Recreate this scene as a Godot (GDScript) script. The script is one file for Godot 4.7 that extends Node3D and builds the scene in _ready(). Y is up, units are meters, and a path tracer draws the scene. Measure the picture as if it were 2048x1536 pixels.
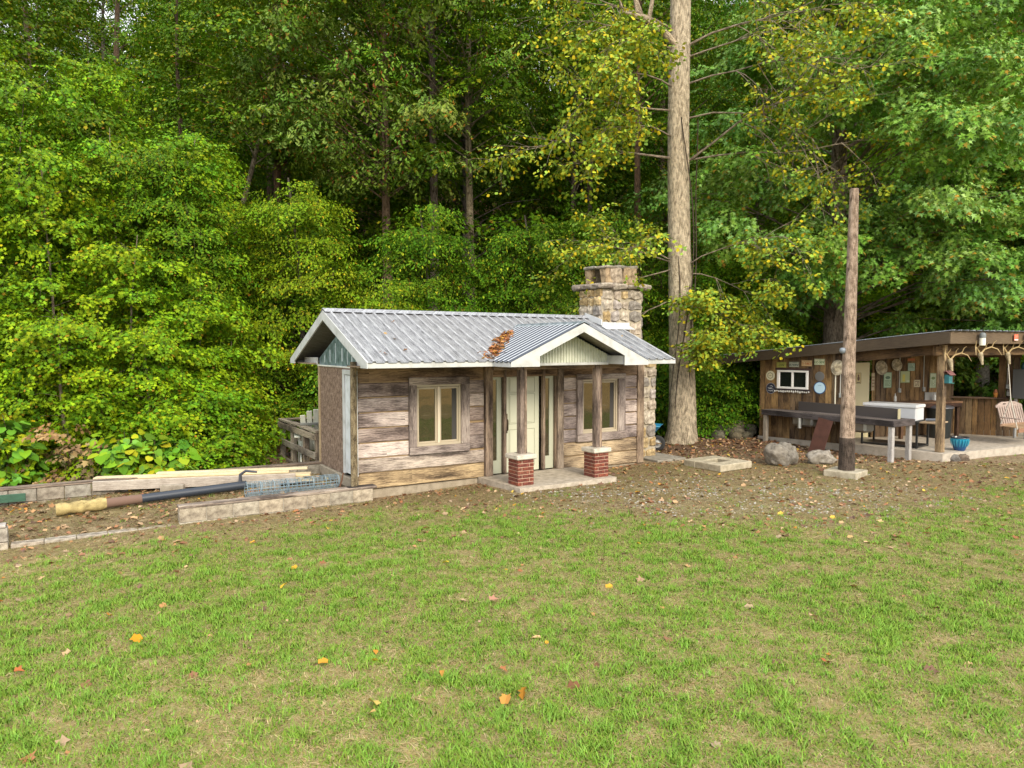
extends Node3D

const TH := 0.550861          # the cabin stands turned by this angle
const CX := -2.8031
const CD := 13.0044
var rng := RandomNumberGenerator.new()
var M := {}
var T := {}
var hill_noise := FastNoiseLite.new()
var patch_noise := FastNoiseLite.new()
var fine_noise := FastNoiseLite.new()


# ---------------------------------------------------------------- mesh collector
class MB:
	var v := PackedVector3Array()
	var n := PackedVector3Array()
	var c := PackedColorArray()
	var t := PackedVector2Array()
	var ix := PackedInt32Array()

	func poly(pts: Array, hint: Vector3, col: Color, uvs: Array = []) -> void:
		var nn: Vector3 = (pts[1] - pts[0]).cross(pts[2] - pts[0])
		if pts.size() > 3:
			nn += (pts[2] - pts[0]).cross(pts[3] - pts[0])
		var flip := nn.dot(hint) < 0.0
		nn = nn.normalized() * (-1.0 if flip else 1.0)
		var b := v.size()
		for i in pts.size():
			v.append(pts[i]); n.append(nn); c.append(col)
			t.append(uvs[i] if uvs.size() else Vector2(pts[i].x + pts[i].z, pts[i].y))
		for i in range(1, pts.size() - 1):
			if flip:
				ix.append_array([b, b + i, b + i + 1])
			else:
				ix.append_array([b, b + i + 1, b + i])

	func box(xf: Transform3D, size: Vector3, bev: float, col: Color, off := Vector2.ZERO) -> void:
		var h := size * 0.5
		bev = minf(bev, minf(h.x, minf(h.y, h.z)) * 0.9)
		var g := 0
		if size.y > size.x and size.y >= size.z: g = 1
		elif size.z > size.x and size.z > size.y: g = 2
		for i in 3:
			var j := (i + 1) % 3
			var k := (i + 2) % 3
			for s in [-1.0, 1.0]:
				var pts := []
				var uv := []
				for q in [[-1, -1], [1, -1], [1, 1], [-1, 1]]:
					var p := Vector3.ZERO
					p[i] = s * h[i]; p[j] = q[0] * (h[j] - bev); p[k] = q[1] * (h[k] - bev)
					pts.append(xf * p); uv.append(_uv(p, i, g, off))
				var hint := Vector3.ZERO
				hint[i] = s
				poly(pts, xf.basis * hint, col, uv)
				if bev <= 0.0: continue
				for e in [-1.0, 1.0]:
					var ep := []
					var eu := []
					for q in [[0, -1], [0, 1], [1, 1], [1, -1]]:
						var p := Vector3.ZERO
						p[i] = s * (h[i] - (bev if q[0] else 0.0)); p[j] = e * (h[j] - (0.0 if q[0] else bev)); p[k] = q[1] * (h[k] - bev)
						ep.append(xf * p); eu.append(_uv(p, i, g, off))
					var eh := Vector3.ZERO
					eh[i] = s; eh[j] = e
					poly(ep, xf.basis * eh, col, eu)
		if bev > 0.0:
			for sx in [-1.0, 1.0]:
				for sy in [-1.0, 1.0]:
					for sz in [-1.0, 1.0]:
						var a := Vector3(sx * h.x, sy * (h.y - bev), sz * (h.z - bev))
						var b2 := Vector3(sx * (h.x - bev), sy * h.y, sz * (h.z - bev))
						var d := Vector3(sx * (h.x - bev), sy * (h.y - bev), sz * h.z)
						poly([xf * a, xf * b2, xf * d], xf.basis * Vector3(sx, sy, sz), col, [_uv(a, 0, g, off), _uv(b2, 0, g, off), _uv(d, 0, g, off)])

	func _uv(p: Vector3, face: int, g: int, off: Vector2) -> Vector2:
		var w := 0.0
		for a in 3:
			if a != g and a != face: w += p[a]
		if face == g: return Vector2(p[(g + 1) % 3] + off.x, p[(g + 2) % 3] + off.y)
		return Vector2(p[g] + off.x, w + off.y)

	# a flat outline pushed out along d; the outline is given by points in space
	func prism(outline: Array, d: Vector3, col: Color) -> void:
		var mid := Vector3.ZERO
		for p in outline: mid += p
		mid /= outline.size()
		var far := []
		for p in outline: far.append(p + d)
		# triangulated so that notched outlines work
		var nn := Vector3.ZERO
		for i in outline.size(): nn += (outline[i] - mid).cross(outline[(i + 1) % outline.size()] - mid)
		var ux: Vector3 = (outline[1] - outline[0]).normalized()
		var uy := nn.normalized().cross(ux)
		var flat := PackedVector2Array()
		for p in outline: flat.append(Vector2((p - outline[0]).dot(ux), (p - outline[0]).dot(uy)))
		var tri := Geometry2D.triangulate_polygon(flat)
		for i in range(0, tri.size(), 3):
			poly([outline[tri[i]], outline[tri[i + 1]], outline[tri[i + 2]]], -d, col, [flat[tri[i]], flat[tri[i + 1]], flat[tri[i + 2]]])
			poly([far[tri[i]], far[tri[i + 1]], far[tri[i + 2]]], d, col, [flat[tri[i]], flat[tri[i + 1]], flat[tri[i + 2]]])
		for i in outline.size():
			var a: Vector3 = outline[i]
			var b: Vector3 = outline[(i + 1) % outline.size()]
			var side := (b - a).cross(nn)
			poly([a, b, b + d, a + d], side, col)

	func tube(pts: Array, rad: Array, sides: int, col: Color, cap := true, vs := 1.0, wob := 0.0, ns: FastNoiseLite = null, flut := 0.0, capcol := Color(-1, 0, 0)) -> void:
		var rings := []
		var along := 0.0
		var up := Vector3(0.0, 0.0, 1.0)
		for i in pts.size():
			var dir: Vector3 = (pts[mini(i + 1, pts.size() - 1)] - pts[maxi(i - 1, 0)]).normalized()
			if i > 0: along += (pts[i] - pts[i - 1]).length()
			if absf(dir.dot(up)) > 0.95: up = Vector3(1, 0, 0) if absf(dir.x) < 0.9 else Vector3(0, 1, 0)
			var x := dir.cross(up).normalized()
			up = x.cross(dir).normalized()
			var b := v.size()
			for k in sides + 1:
				var a := TAU * k / sides
				var o := x * cos(a) + up * sin(a)
				var r: float = rad[i]
				if ns and wob > 0.0:
					var q: Vector3 = pts[i] + o * r
					r *= 1.0 + wob * ns.get_noise_3d(q.x * 3.0, q.y * 1.2, q.z * 3.0)
				if flut > 0.0 and i < 3:
					r *= 1.0 + flut * (1.0 - i / 3.0) * (0.5 + 0.5 * cos(a * 5.0))
				v.append(pts[i] + o * r); n.append(o); c.append(col); t.append(Vector2(float(k) / sides * TAU * rad[0], along) * vs)
			rings.append(b)
		for i in pts.size() - 1:
			for k in sides:
				var p: int = rings[i] + k
				var q: int = rings[i + 1] + k
				ix.append_array([p, p + 1, q, q, p + 1, q + 1])
		if cap:
			for e in [0, pts.size() - 1]:
				var ring := []
				for k in sides: ring.append(v[rings[e] + k])
				poly(ring, (pts[e] - pts[1 if e == 0 else e - 1]), col if capcol.r < 0 else capcol)

	func lathe(prof: Array, sides: int, col: Color, xf := Transform3D.IDENTITY, cols: Array = []) -> void:
		# prof: Vector2(radius, height)
		var b := v.size()
		for i in prof.size():
			var d: Vector2 = prof[mini(i + 1, prof.size() - 1)] - prof[maxi(i - 1, 0)]
			for k in sides + 1:
				var a := TAU * k / sides
				v.append(xf * Vector3(prof[i].x * cos(a), prof[i].y, prof[i].x * sin(a)))
				n.append((xf.basis * Vector3(d.y * cos(a), -d.x, d.y * sin(a))).normalized())
				c.append(cols[i] if cols.size() else col)
				t.append(Vector2(float(k) / sides, prof[i].y * 2.0))
		for i in prof.size() - 1:
			for k in sides:
				var p := b + i * (sides + 1) + k
				var q := p + sides + 1
				ix.append_array([p, p + 1, q, q, p + 1, q + 1])

	func lump(center: Vector3, r: Vector3, seed: int, rough: float, col: Color, lat := 9, lon := 14, flat_bottom := 0.0, fr := 1.3, sq := 3.4) -> void:
		var ns := FastNoiseLite.new()
		ns.seed = seed
		ns.frequency = fr
		ns.fractal_octaves = 3
		var grid := []
		for i in lat + 1:
			var row := []
			for k in lon:
				var th := PI * i / lat
				var ph := TAU * k / lon
				var d := Vector3(sin(th) * cos(ph), cos(th), sin(th) * sin(ph))
				# squarer than a ball, like broken stone
				var q := d / pow(pow(absf(d.x), sq) + pow(absf(d.y), sq) + pow(absf(d.z), sq), 1.0 / sq)
				q *= 1.0 + rough * ns.get_noise_3d(d.x * 1.3, d.y * 1.3, d.z * 1.3)
				q.y = maxf(q.y, -1.0 + flat_bottom)
				row.append(center + q * r)
			grid.append(row)
		var b := v.size()
		for i in lat + 1:
			for k in lon + 1:
				var p: Vector3 = grid[i][k % lon]
				var du: Vector3 = grid[i][(k + 1) % lon] - grid[i][(k + lon - 1) % lon]
				var dv: Vector3 = grid[mini(i + 1, lat)][k % lon] - grid[maxi(i - 1, 0)][k % lon]
				var nn := dv.cross(du)
				if nn.length() < 1e-6: nn = p - center
				if nn.dot(p - center) < 0: nn = -nn
				var s := 0.92 + 0.14 * ns.get_noise_3d(p.x * 5.0, p.y * 5.0, p.z * 5.0)
				v.append(p); n.append(nn.normalized()); c.append(Color(col.r * s, col.g * s, col.b * s)); t.append(Vector2(p.x + p.z, p.y))
		for i in lat:
			for k in lon:
				var p := b + i * (lon + 1) + k
				var q := p + lon + 1
				ix.append_array([p, q, p + 1, q, q + 1, p + 1])

	func mesh() -> ArrayMesh:
		var a := []
		a.resize(Mesh.ARRAY_MAX)
		a[Mesh.ARRAY_VERTEX] = v; a[Mesh.ARRAY_NORMAL] = n; a[Mesh.ARRAY_COLOR] = c; a[Mesh.ARRAY_TEX_UV] = t; a[Mesh.ARRAY_INDEX] = ix
		var m := ArrayMesh.new()
		m.add_surface_from_arrays(Mesh.PRIMITIVE_TRIANGLES, a)
		return m


# ---------------------------------------------------------------- scene helpers
func V(x: float, y: float, d: float) -> Vector3:
	return Vector3(x, y, -d)

func H(a: float, y: float, b: float) -> Vector3:   # a point of the cabin, in the cabin's own axes
	return Vector3(a, y, -b)

func HW(a: float, y: float, b: float) -> Vector3:  # the same in the world
	return V(CX + a * cos(TH) - b * sin(TH), y, CD + a * sin(TH) + b * cos(TH))

func I(p: Vector3) -> Transform3D:
	return Transform3D(Basis.IDENTITY, p)

func R(p: Vector3, rot: Vector3) -> Transform3D:
	return Transform3D(Basis.from_euler(rot), p)

func roff() -> Vector2:
	return Vector2(rng.randf() * 7.0, rng.randf() * 5.0)

func vary(c: Color, s: float) -> Color:
	var k := 1.0 + rng.randf_range(-s, s)
	var w := rng.randf_range(-s, s) * 0.3
	return Color(clampf(c.r * k * (1.0 + w), 0, 1), clampf(c.g * k, 0, 1), clampf(c.b * k * (1.0 - w), 0, 1))

func part(called: String, mb: MB, mat: Material, parent: Node3D) -> MeshInstance3D:
	var o := MeshInstance3D.new()
	o.name = called
	o.mesh = mb.mesh()
	o.material_override = mat
	parent.add_child(o, true)
	return o

func bpart(called: String, parent: Node3D, mat: Material, col: Color, xf: Transform3D, size: Vector3, bev := 0.004) -> MeshInstance3D:
	var mb := MB.new()
	mb.box(Transform3D(xf.basis, Vector3.ZERO), size, bev, col, roff())
	var o := part(called, mb, mat, parent)
	o.position = xf.origin
	return o

func sub(called: String, parent: Node3D, xf := Transform3D.IDENTITY) -> Node3D:
	var o := Node3D.new()
	o.name = called
	o.transform = xf
	parent.add_child(o, true)
	return o

func thing(called: String, label: String, category: String, xf := Transform3D.IDENTITY, group := "") -> Node3D:
	var o := Node3D.new()
	o.name = called
	o.transform = xf
	add_child(o, true)
	tag(o, label, category, group)
	return o

func tag(o: Node3D, label: String, category: String, group := "") -> void:
	o.set_meta("label", label)
	o.set_meta("category", category)
	if group: o.set_meta("group", group)

func frame(p0: Vector2, p1: Vector2, y := 0.0) -> Transform3D:   # x runs from p0 to p1 (x, distance), z towards the yard
	var f := atan2(p1.y - p0.y, p1.x - p0.x)
	return Transform3D(Basis(Vector3.UP, f), V(p0.x, y, p0.y))

func many(called: String, mesh: Mesh, mat: Material, xfs: Array, cols: Array, parent: Node3D) -> MultiMeshInstance3D:
	var mm := MultiMesh.new()
	mm.transform_format = MultiMesh.TRANSFORM_3D
	mm.use_colors = true
	mm.mesh = mesh
	mm.instance_count = xfs.size()
	var buf := PackedFloat32Array()
	buf.resize(xfs.size() * 16)
	for i in xfs.size():
		var x: Transform3D = xfs[i]
		var k := i * 16
		var c: Color = cols[i]
		buf[k] = x.basis.x.x; buf[k + 1] = x.basis.y.x; buf[k + 2] = x.basis.z.x; buf[k + 3] = x.origin.x
		buf[k + 4] = x.basis.x.y; buf[k + 5] = x.basis.y.y; buf[k + 6] = x.basis.z.y; buf[k + 7] = x.origin.y
		buf[k + 8] = x.basis.x.z; buf[k + 9] = x.basis.y.z; buf[k + 10] = x.basis.z.z; buf[k + 11] = x.origin.z
		buf[k + 12] = c.r; buf[k + 13] = c.g; buf[k + 14] = c.b; buf[k + 15] = 1.0
	mm.buffer = buf
	var o := MultiMeshInstance3D.new()
	o.name = called
	o.multimesh = mm
	o.material_override = mat
	parent.add_child(o, true)
	o.set_meta("kind", "stuff")
	return o


# ---------------------------------------------------------------- textures
func grain(w: int, h: int, sw: int, sh: int, freq: float, seed: int, oct := 4) -> PackedByteArray:
	var ns := FastNoiseLite.new()
	ns.seed = seed
	ns.frequency = freq
	ns.fractal_octaves = oct
	var im := ns.get_seamless_image(sw, sh)
	im.convert(Image.FORMAT_L8)
	im.resize(w, h, Image.INTERPOLATE_CUBIC)
	return im.get_data()

func mix_tex(w: int, h: int, layers: Array, ramp: Array, gain := 1.0, cracks := PackedByteArray(), limit := 0) -> ImageTexture:
	var lut := []
	for i in 256:
		var x := i / 255.0 * (ramp.size() - 1)
		var k := mini(int(x), ramp.size() - 2)
		lut.append(ramp[k].lerp(ramp[k + 1], x - k))
	var l8 := PackedByteArray()
	l8.resize(768)
	for i in 256:
		l8[i * 3] = lut[i].r8; l8[i * 3 + 1] = lut[i].g8; l8[i * 3 + 2] = lut[i].b8
	var out := PackedByteArray()
	out.resize(w * h * 3)
	var tot := 0.0
	for l in layers: tot += l[1]
	for i in w * h:
		var s := 0.0
		for l in layers: s += l[0][i] * l[1]
		s = s / tot
		var q := clampi(int((s - 128.0) * gain + 128.0), 0, 255) * 3
		if limit and cracks[i] < limit:
			q = maxi(q / 3 - 8 - 5 * (limit - cracks[i]), 0) * 3
		out[i * 3] = l8[q]; out[i * 3 + 1] = l8[q + 1]; out[i * 3 + 2] = l8[q + 2]
	var im := Image.create_from_data(w, h, false, Image.FORMAT_RGB8, out)
	return ImageTexture.create_from_image(im)

func grey(x: float) -> Color:
	return Color(x, x, x)

func std(rough: float, tex: Texture2D = null, uvs := Vector3.ONE, metal := 0.0) -> StandardMaterial3D:
	var m := StandardMaterial3D.new()
	m.vertex_color_use_as_albedo = true
	m.roughness = rough
	m.metallic = metal
	if tex:
		m.albedo_texture = tex
		m.uv1_scale = uvs
	return m

func relief(m: StandardMaterial3D, tex: Texture2D, cm: float) -> StandardMaterial3D:
	m.heightmap_enabled = true
	m.heightmap_texture = tex
	m.heightmap_scale = cm
	return m

func tri(m: StandardMaterial3D, scale: float) -> StandardMaterial3D:
	m.uv1_triplanar = true
	m.uv1_scale = Vector3.ONE * scale
	return m

func materials() -> void:
	# weathered timber: long streaks, broad stains
	var st := grain(1024, 256, 40, 256, 0.20, 3, 4)
	var st2 := grain(1024, 256, 160, 256, 0.25, 5, 3)
	var bl := grain(1024, 256, 128, 64, 0.016, 9, 3)
	var ck := grain(1024, 256, 20, 256, 0.33, 6, 2)
	var fg := grain(1024, 256, 64, 256, 0.45, 7, 2)
	T.wood = mix_tex(1024, 256, [[st, 0.7], [fg, 0.7], [st2, 0.5], [bl, 1.2]], [Color(0.26, 0.235, 0.23), Color(0.50, 0.465, 0.455), Color(0.77, 0.74, 0.725), Color(0.91, 0.89, 0.87), Color(1.0, 0.98, 0.96)], 1.75, ck, 84)
	T.woodh = mix_tex(1024, 256, [[st, 1.0], [st2, 1.0]], [grey(0.0), grey(1.0)], 1.6)
	M.wood = relief(std(0.88, T.wood, Vector3(0.36, 1.6, 1)), T.woodh, 0.8)
	var plain_w := mix_tex(1024, 256, [[st, 1.2], [st2, 0.8], [bl, 0.5]], [Color(0.62, 0.58, 0.55), Color(0.85, 0.83, 0.81), Color(1, 0.99, 0.97)], 1.4)
	M.board = relief(std(0.85, plain_w, Vector3(0.5, 1.3, 1)), T.woodh, 0.35)
	# white trim, a little dirty
	var sp := grain(512, 512, 512, 512, 0.012, 21, 5)
	var sp2 := grain(512, 512, 512, 512, 0.12, 22, 3)
	var tr := mix_tex(512, 512, [[sp, 1.0], [sp2, 0.3]], [Color(0.86, 0.86, 0.84), Color(0.97, 0.97, 0.96), Color(1, 1, 1)], 1.3)
	M.paint = tri(std(0.5, tr), 0.6)
	M.smooth = std(0.45)
	M.matte = std(0.9)
	M.plastic = std(0.35)
	# mottled stone, concrete
	var sg := mix_tex(512, 512, [[sp, 1.0], [sp2, 0.9]], [Color(0.42, 0.40, 0.38), Color(0.72, 0.70, 0.68), Color(0.90, 0.89, 0.87), Color(1, 1, 1)], 1.5)
	var cc := mix_tex(512, 512, [[sp, 1.0], [sp2, 0.9]], [Color(0.66, 0.64, 0.62), Color(0.85, 0.84, 0.82), Color(0.96, 0.95, 0.94), Color(1, 1, 1)], 1.3)
	var sgs := mix_tex(256, 256, [[grain(256, 256, 32, 32, 0.09, 71, 2), 1.0]], [grey(0), grey(1)], 1.5)
	var sgh := mix_tex(512, 512, [[sp, 0.6], [sp2, 1.0]], [grey(0), grey(1)], 1.5)
	M.stone = relief(tri(std(0.95, sg), 1.3), sgh, 1.0)
	M.concrete = relief(tri(std(0.92, cc), 0.8), sgh, 0.3)
	M.brick = relief(tri(std(0.9, sg), 2.5), sgh, 0.3)
	# painted steel roofing: streaks that run down the slope
	var rs := grain(512, 512, 512, 24, 0.22, 31, 4)
	var rb := grain(512, 512, 256, 256, 0.02, 32, 4)
	T.roof = mix_tex(512, 512, [[rs, 1.2], [rb, 0.3], [sp2, 0.9]], [Color(0.46, 0.46, 0.47), Color(0.66, 0.66, 0.68), Color(0.82, 0.83, 0.85), Color(0.96, 0.97, 0.98)], 2.5)
	M.roof = std(0.6, T.roof, Vector3(1.3, 0.5, 1))
	M.roof.metallic = 0.15
	var rust := mix_tex(512, 512, [[rs, 1.0], [rb, 1.0]], [Color(0.45, 0.50, 0.50), Color(0.72, 0.76, 0.78), Color(0.95, 0.96, 0.97)], 1.8)
	M.steel = std(0.42, rust, Vector3(0.9, 0.9, 1), 0.35)
	# pressed wood board: short flakes
	var fl := grain(512, 512, 512, 180, 0.16, 41, 2)
	var fl2 := grain(512, 512, 180, 512, 0.16, 42, 2)
	var osb := mix_tex(512, 512, [[fl, 1.0], [fl2, 1.0], [rb, 0.7]], [Color(0.30, 0.24, 0.20), Color(0.60, 0.53, 0.48), Color(0.80, 0.75, 0.70), Color(1, 0.98, 0.95)], 2.4)
	M.osb = tri(std(0.9, osb), 1.6)
	# bark
	var bk := grain(512, 512, 512, 70, 0.09, 51, 4)
	var bkf := grain(512, 512, 512, 200, 0.2, 52, 3)
	var bkh := mix_tex(512, 512, [[bk, 1.0], [bkf, 0.8]], [grey(0), grey(1)], 2.2)
	var bkc := mix_tex(512, 512, [[bk, 1.0], [bkf, 0.8], [rb, 0.8]], [Color(0.36, 0.33, 0.30), Color(0.68, 0.65, 0.61), Color(0.93, 0.91, 0.88), Color(1, 1, 0.98)], 2.0)
	M.bark = relief(std(0.95, bkc, Vector3(0.9, 0.7, 1)), bkh, 3.5)
	# ground
	var g1 := grain(1024, 1024, 1024, 1024, 0.11, 61, 4)
	var g2 := grain(1024, 1024, 512, 512, 0.03, 62, 4)
	var gt := mix_tex(1024, 1024, [[g1, 1.0], [g2, 0.7]], [Color(0.40, 0.33, 0.28), Color(0.72, 0.67, 0.61), Color(0.93, 0.91, 0.86), Color(1, 0.99, 0.97)], 2.3)
	var gh := mix_tex(1024, 1024, [[g1, 1.0], [g2, 0.7]], [grey(0), grey(1)], 1.8)
	M.ground = relief(std(0.97, gt, Vector3(0.4, 0.4, 1)), gh, 2.0)
	# leaves and grass
	for k in [["leaf", 0.62, 0.45], ["gloss", 0.5, 0.4], ["grass", 0.7, 0.4], ["litter", 0.85, 0.25]]:
		var m := std(k[1])
		m.backlight_enabled = true
		m.backlight = Color(k[2], k[2], k[2] * 0.6)
		m.metallic_specular = 0.22
		M[k[0]] = m
	# coated window glass, dark room behind
	M.pane = relief(tri(std(0.03), 0.9), sgs, 0.10)
	M.pane.metallic = 0.85
	M.dark_pane = std(0.05)
	M.metal = std(0.35, null, Vector3.ONE, 0.8)


func _ready() -> void:
	var cam := Camera3D.new()
	cam.name = "camera"
	cam.position = Vector3(0, 2.70, 0)
	cam.rotation.x = -0.051801
	cam.fov = 56.07
	cam.near = 0.05
	cam.far = 900.0
	cam.current = true
	add_child(cam)
	var env := Environment.new()
	env.background_mode = Environment.BG_SKY
	var sky := ProceduralSkyMaterial.new()
	sky.sky_top_color = Color(0.89, 0.905, 0.925)
	sky.sky_horizon_color = Color(0.95, 0.95, 0.94)
	sky.sky_curve = 0.2
	sky.ground_bottom_color = Color(0.35, 0.36, 0.28)
	sky.ground_horizon_color = Color(0.6, 0.6, 0.55)
	sky.sky_energy_multiplier = 1.0
	env.sky = Sky.new()
	env.sky.sky_material = sky
	env.tonemap_mode = Environment.TONE_MAPPER_LINEAR
	env.tonemap_exposure = 2.35
	env.sdfgi_enabled = true
	env.ssao_enabled = true
	env.ssil_enabled = true
	var we := WorldEnvironment.new()
	we.name = "world_environment"
	we.environment = env
	add_child(we)
	var sun := DirectionalLight3D.new()
	sun.name = "veiled_sun"
	sun.light_color = Color(1.0, 0.95, 0.86)
	sun.light_energy = 0.5
	sun.light_angular_distance = 24.0
	sun.shadow_enabled = true
	sun.sky_mode = DirectionalLight3D.SKY_MODE_LIGHT_ONLY
	add_child(sun)
	sun.look_at_from_position(Vector3(9, 13, 12), Vector3(0, 0, -6))

	rng.seed = 4711
	hill_noise.seed = 5
	hill_noise.frequency = 0.06
	patch_noise.seed = 8
	patch_noise.frequency = 0.16
	patch_noise.fractal_octaves = 3
	fine_noise.seed = 12
	fine_noise.frequency = 0.9
	fine_noise.fractal_octaves = 3
	materials()
	ground()
	cabin()
	pavilion()
	forest()
	yard_left()
	yard_right()
	pavilion_things()
	grass_and_leaves()


func sstep(a: float, b: float, x: float) -> float:
	var t := clampf((x - a) / (b - a), 0.0, 1.0)
	return t * t * (3.0 - 2.0 * t)

func cab(x: float, d: float) -> Vector2:      # (a, b) of a place
	var dx := x - CX
	var dd := d - CD
	return Vector2(dx * cos(TH) + dd * sin(TH), -dx * sin(TH) + dd * cos(TH))

func gy(x: float, d: float) -> float:         # height of the ground
	var y := -0.10 * sstep(0.5, -2.5, x) - 0.09 * sstep(-5.0, -8.0, x) * sstep(14.0, 11.0, d)
	y += 0.03 * patch_noise.get_noise_2d(x * 1.6, d * 1.6)
	var q := cab(x, d)
	# earth held by the low block walls beside the cabin
	var hold := sstep(0.1, -0.15, q.x) * sstep(-9.5, -8.5, q.x) * sstep(-0.15, 0.5, q.y) * sstep(2.4, 2.2, q.y)
	y += hold * (0.14 + 0.05 * sstep(0.3, 2.0, q.y))
	# a low bank of leaf mould at the foot of the wood
	y += 0.12 * sstep(17.5, 20.0, d) * sstep(3.0, 5.0, x) * sstep(9.0, 6.5, x)
	# the wooded hillside
	var foot := 21.5 + 2.2 * sstep(4.0, 12.0, x) - 2.8 * sstep(-4.0, -10.0, x)
	var up := maxf(0.0, d - foot)
	var hh := up * up / (up + 6.0) * 0.52 * (1.0 - 0.45 * sstep(70.0, 200.0, d))
	y += hh + sstep(0.0, 8.0, up) * 1.6 * hill_noise.get_noise_2d(x, d)
	return y

var edge_pts := [Vector2(-16, 6.0), Vector2(-8, 8.4), Vector2(-5.9, 9.2), Vector2(-4.5, 10.4), Vector2(-2.3, 11.9), Vector2(-0.2, 12.0), Vector2(1.0, 11.4), Vector2(2.1, 10.7), Vector2(4.9, 10.7), Vector2(7, 11.4), Vector2(8.5, 12.8), Vector2(12, 14.6), Vector2(20, 17)]

func lawn_edge(x: float) -> float:
	if x <= edge_pts[0].x: return edge_pts[0].y
	for i in edge_pts.size() - 1:
		if x < edge_pts[i + 1].x:
			return lerpf(edge_pts[i].y, edge_pts[i + 1].y, (x - edge_pts[i].x) / (edge_pts[i + 1].x - edge_pts[i].x))
	return edge_pts[-1].y

func lawn(x: float, d: float) -> float:       # 1 on the lawn, 0 on the bare earth by the buildings
	var e := lawn_edge(x) + 0.7 * patch_noise.get_noise_2d(x * 3.0, d * 3.0)
	return sstep(e + 0.8, e - 0.9, d)

func ground_color(x: float, d: float) -> Color:
	var l := lawn(x, d)
	var pn := 0.5 + 0.5 * patch_noise.get_noise_2d(x * 4.0 + 40.0, d * 4.0)
	var fn := 0.5 + 0.5 * fine_noise.get_noise_2d(x * 1.5, d * 1.5)
	var dry := Color(0.36, 0.285, 0.135)
	var green := Color(0.17, 0.22, 0.05)
	var soil := Color(0.345, 0.25, 0.155)
	var gravel := Color(0.50, 0.46, 0.40)
	var litter := Color(0.17, 0.105, 0.06)
	var lc := dry.lerp(green, clampf(pn * 1.2 - 0.15 + (fn - 0.5) * 0.5, 0, 1))
	var ec := soil.lerp(Color(0.46, 0.36, 0.22), clampf(fn * 1.3 - 0.2, 0, 1))
	var gv := sstep(3.4, 0.6, absf(d - 12.4 + 0.1 * (x - 4.0))) * sstep(-0.5, 1.5, x) * sstep(9.0, 6.0, x)
	ec = ec.lerp(gravel, clampf(gv * (fn * 2.4 - 0.75), 0, 1) * 0.75)
	ec = ec.lerp(Color(0.42, 0.40, 0.22), clampf(patch_noise.get_noise_2d(x * 3.0 + 9.0, d * 3.0) * 1.4, 0, 0.5))
	var c := ec.lerp(lc, l)
	var wood := sstep(16.5, 19.0, d + 0.12 * maxf(0.0, -x - 2.0) - 0.15 * maxf(0.0, x - 8.0))
	c = c.lerp(litter.lerp(Color(0.26, 0.16, 0.09), fn), wood)
	var q := cab(x, d)
	if q.x < 0.0 and q.x > -9.0 and q.y > -0.1 and q.y < 2.3: c = c.lerp(Color(0.30, 0.23, 0.16).lerp(Color(0.36, 0.31, 0.17), pn), 0.8)
	# an open hay field, bleached, beyond the lawn behind the viewer
	var hay := maxf(sstep(2.5, -5.0, d), sstep(13.5, 18.0, x) * sstep(14.0, 10.0, d))
	c = c.lerp(Color(0.55, 0.42, 0.19), hay)
	return c

func ground() -> void:
	var xs := []
	var ds := []
	var x := -260.0
	while x < 260.0:
		xs.append(x)
		x += 0.16 if x > -14.0 and x < 16.0 else (0.8 if absf(x) < 40.0 else 12.0)
	var d := -160.0
	while d < 320.0:
		ds.append(d)
		d += 0.16 if d > 3.0 and d < 20.5 else (0.8 if d > -20.0 and d < 75.0 else 10.0)
	var mb := MB.new()
	var w := xs.size()
	for j in ds.size():
		for i in w:
			var p := V(xs[i], gy(xs[i], ds[j]), ds[j])
			mb.v.append(p)
			mb.c.append(ground_color(xs[i], ds[j]))
			mb.t.append(Vector2(xs[i], ds[j]))
			var e := 0.1
			mb.n.append(Vector3(gy(xs[i] - e, ds[j]) - gy(xs[i] + e, ds[j]), 2.0 * e, gy(xs[i], ds[j] + e) - gy(xs[i], ds[j] - e)).normalized())
	for j in ds.size() - 1:
		for i in w - 1:
			var p := j * w + i
			mb.ix.append_array([p, p + w, p + 1, p + 1, p + w, p + w + 1])
	var o := part("ground", mb, M.ground, self)
	o.set_meta("kind", "structure")
	o.set_meta("label", "mown lawn with bare earth round the cabin and a wooded slope behind")


# ---------------------------------------------------------------- leaf shapes
func leaf_outline(kind: String) -> Array:     # half outline: (along, half width)
	match kind:
		"oval": return [Vector2(0, 0), Vector2(0.3, 0.26), Vector2(0.65, 0.23), Vector2(1, 0)]
		"tulip": return [Vector2(0, 0), Vector2(0.12, 0.36), Vector2(0.42, 0.30), Vector2(0.60, 0.45), Vector2(0.95, 0.26), Vector2(0.84, 0)]
		"round": return [Vector2(0.05, 0), Vector2(-0.04, 0.26), Vector2(0.28, 0.47), Vector2(0.68, 0.36), Vector2(1, 0)]
		"maple": return [Vector2(0, 0), Vector2(0.05, 0.42), Vector2(0.33, 0.25), Vector2(0.62, 0.50), Vector2(0.66, 0.2), Vector2(1, 0)]
		"oak": return [Vector2(0, 0), Vector2(0.25, 0.2), Vector2(0.35, 0.1), Vector2(0.5, 0.32), Vector2(0.62, 0.13), Vector2(0.8, 0.25), Vector2(1, 0)]
	return [Vector2(0, 0), Vector2(0.0, 0.40), Vector2(0.26, 0.16), Vector2(0.52, 0.55), Vector2(0.52, 0.15), Vector2(1, 0)]   # star

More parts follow.
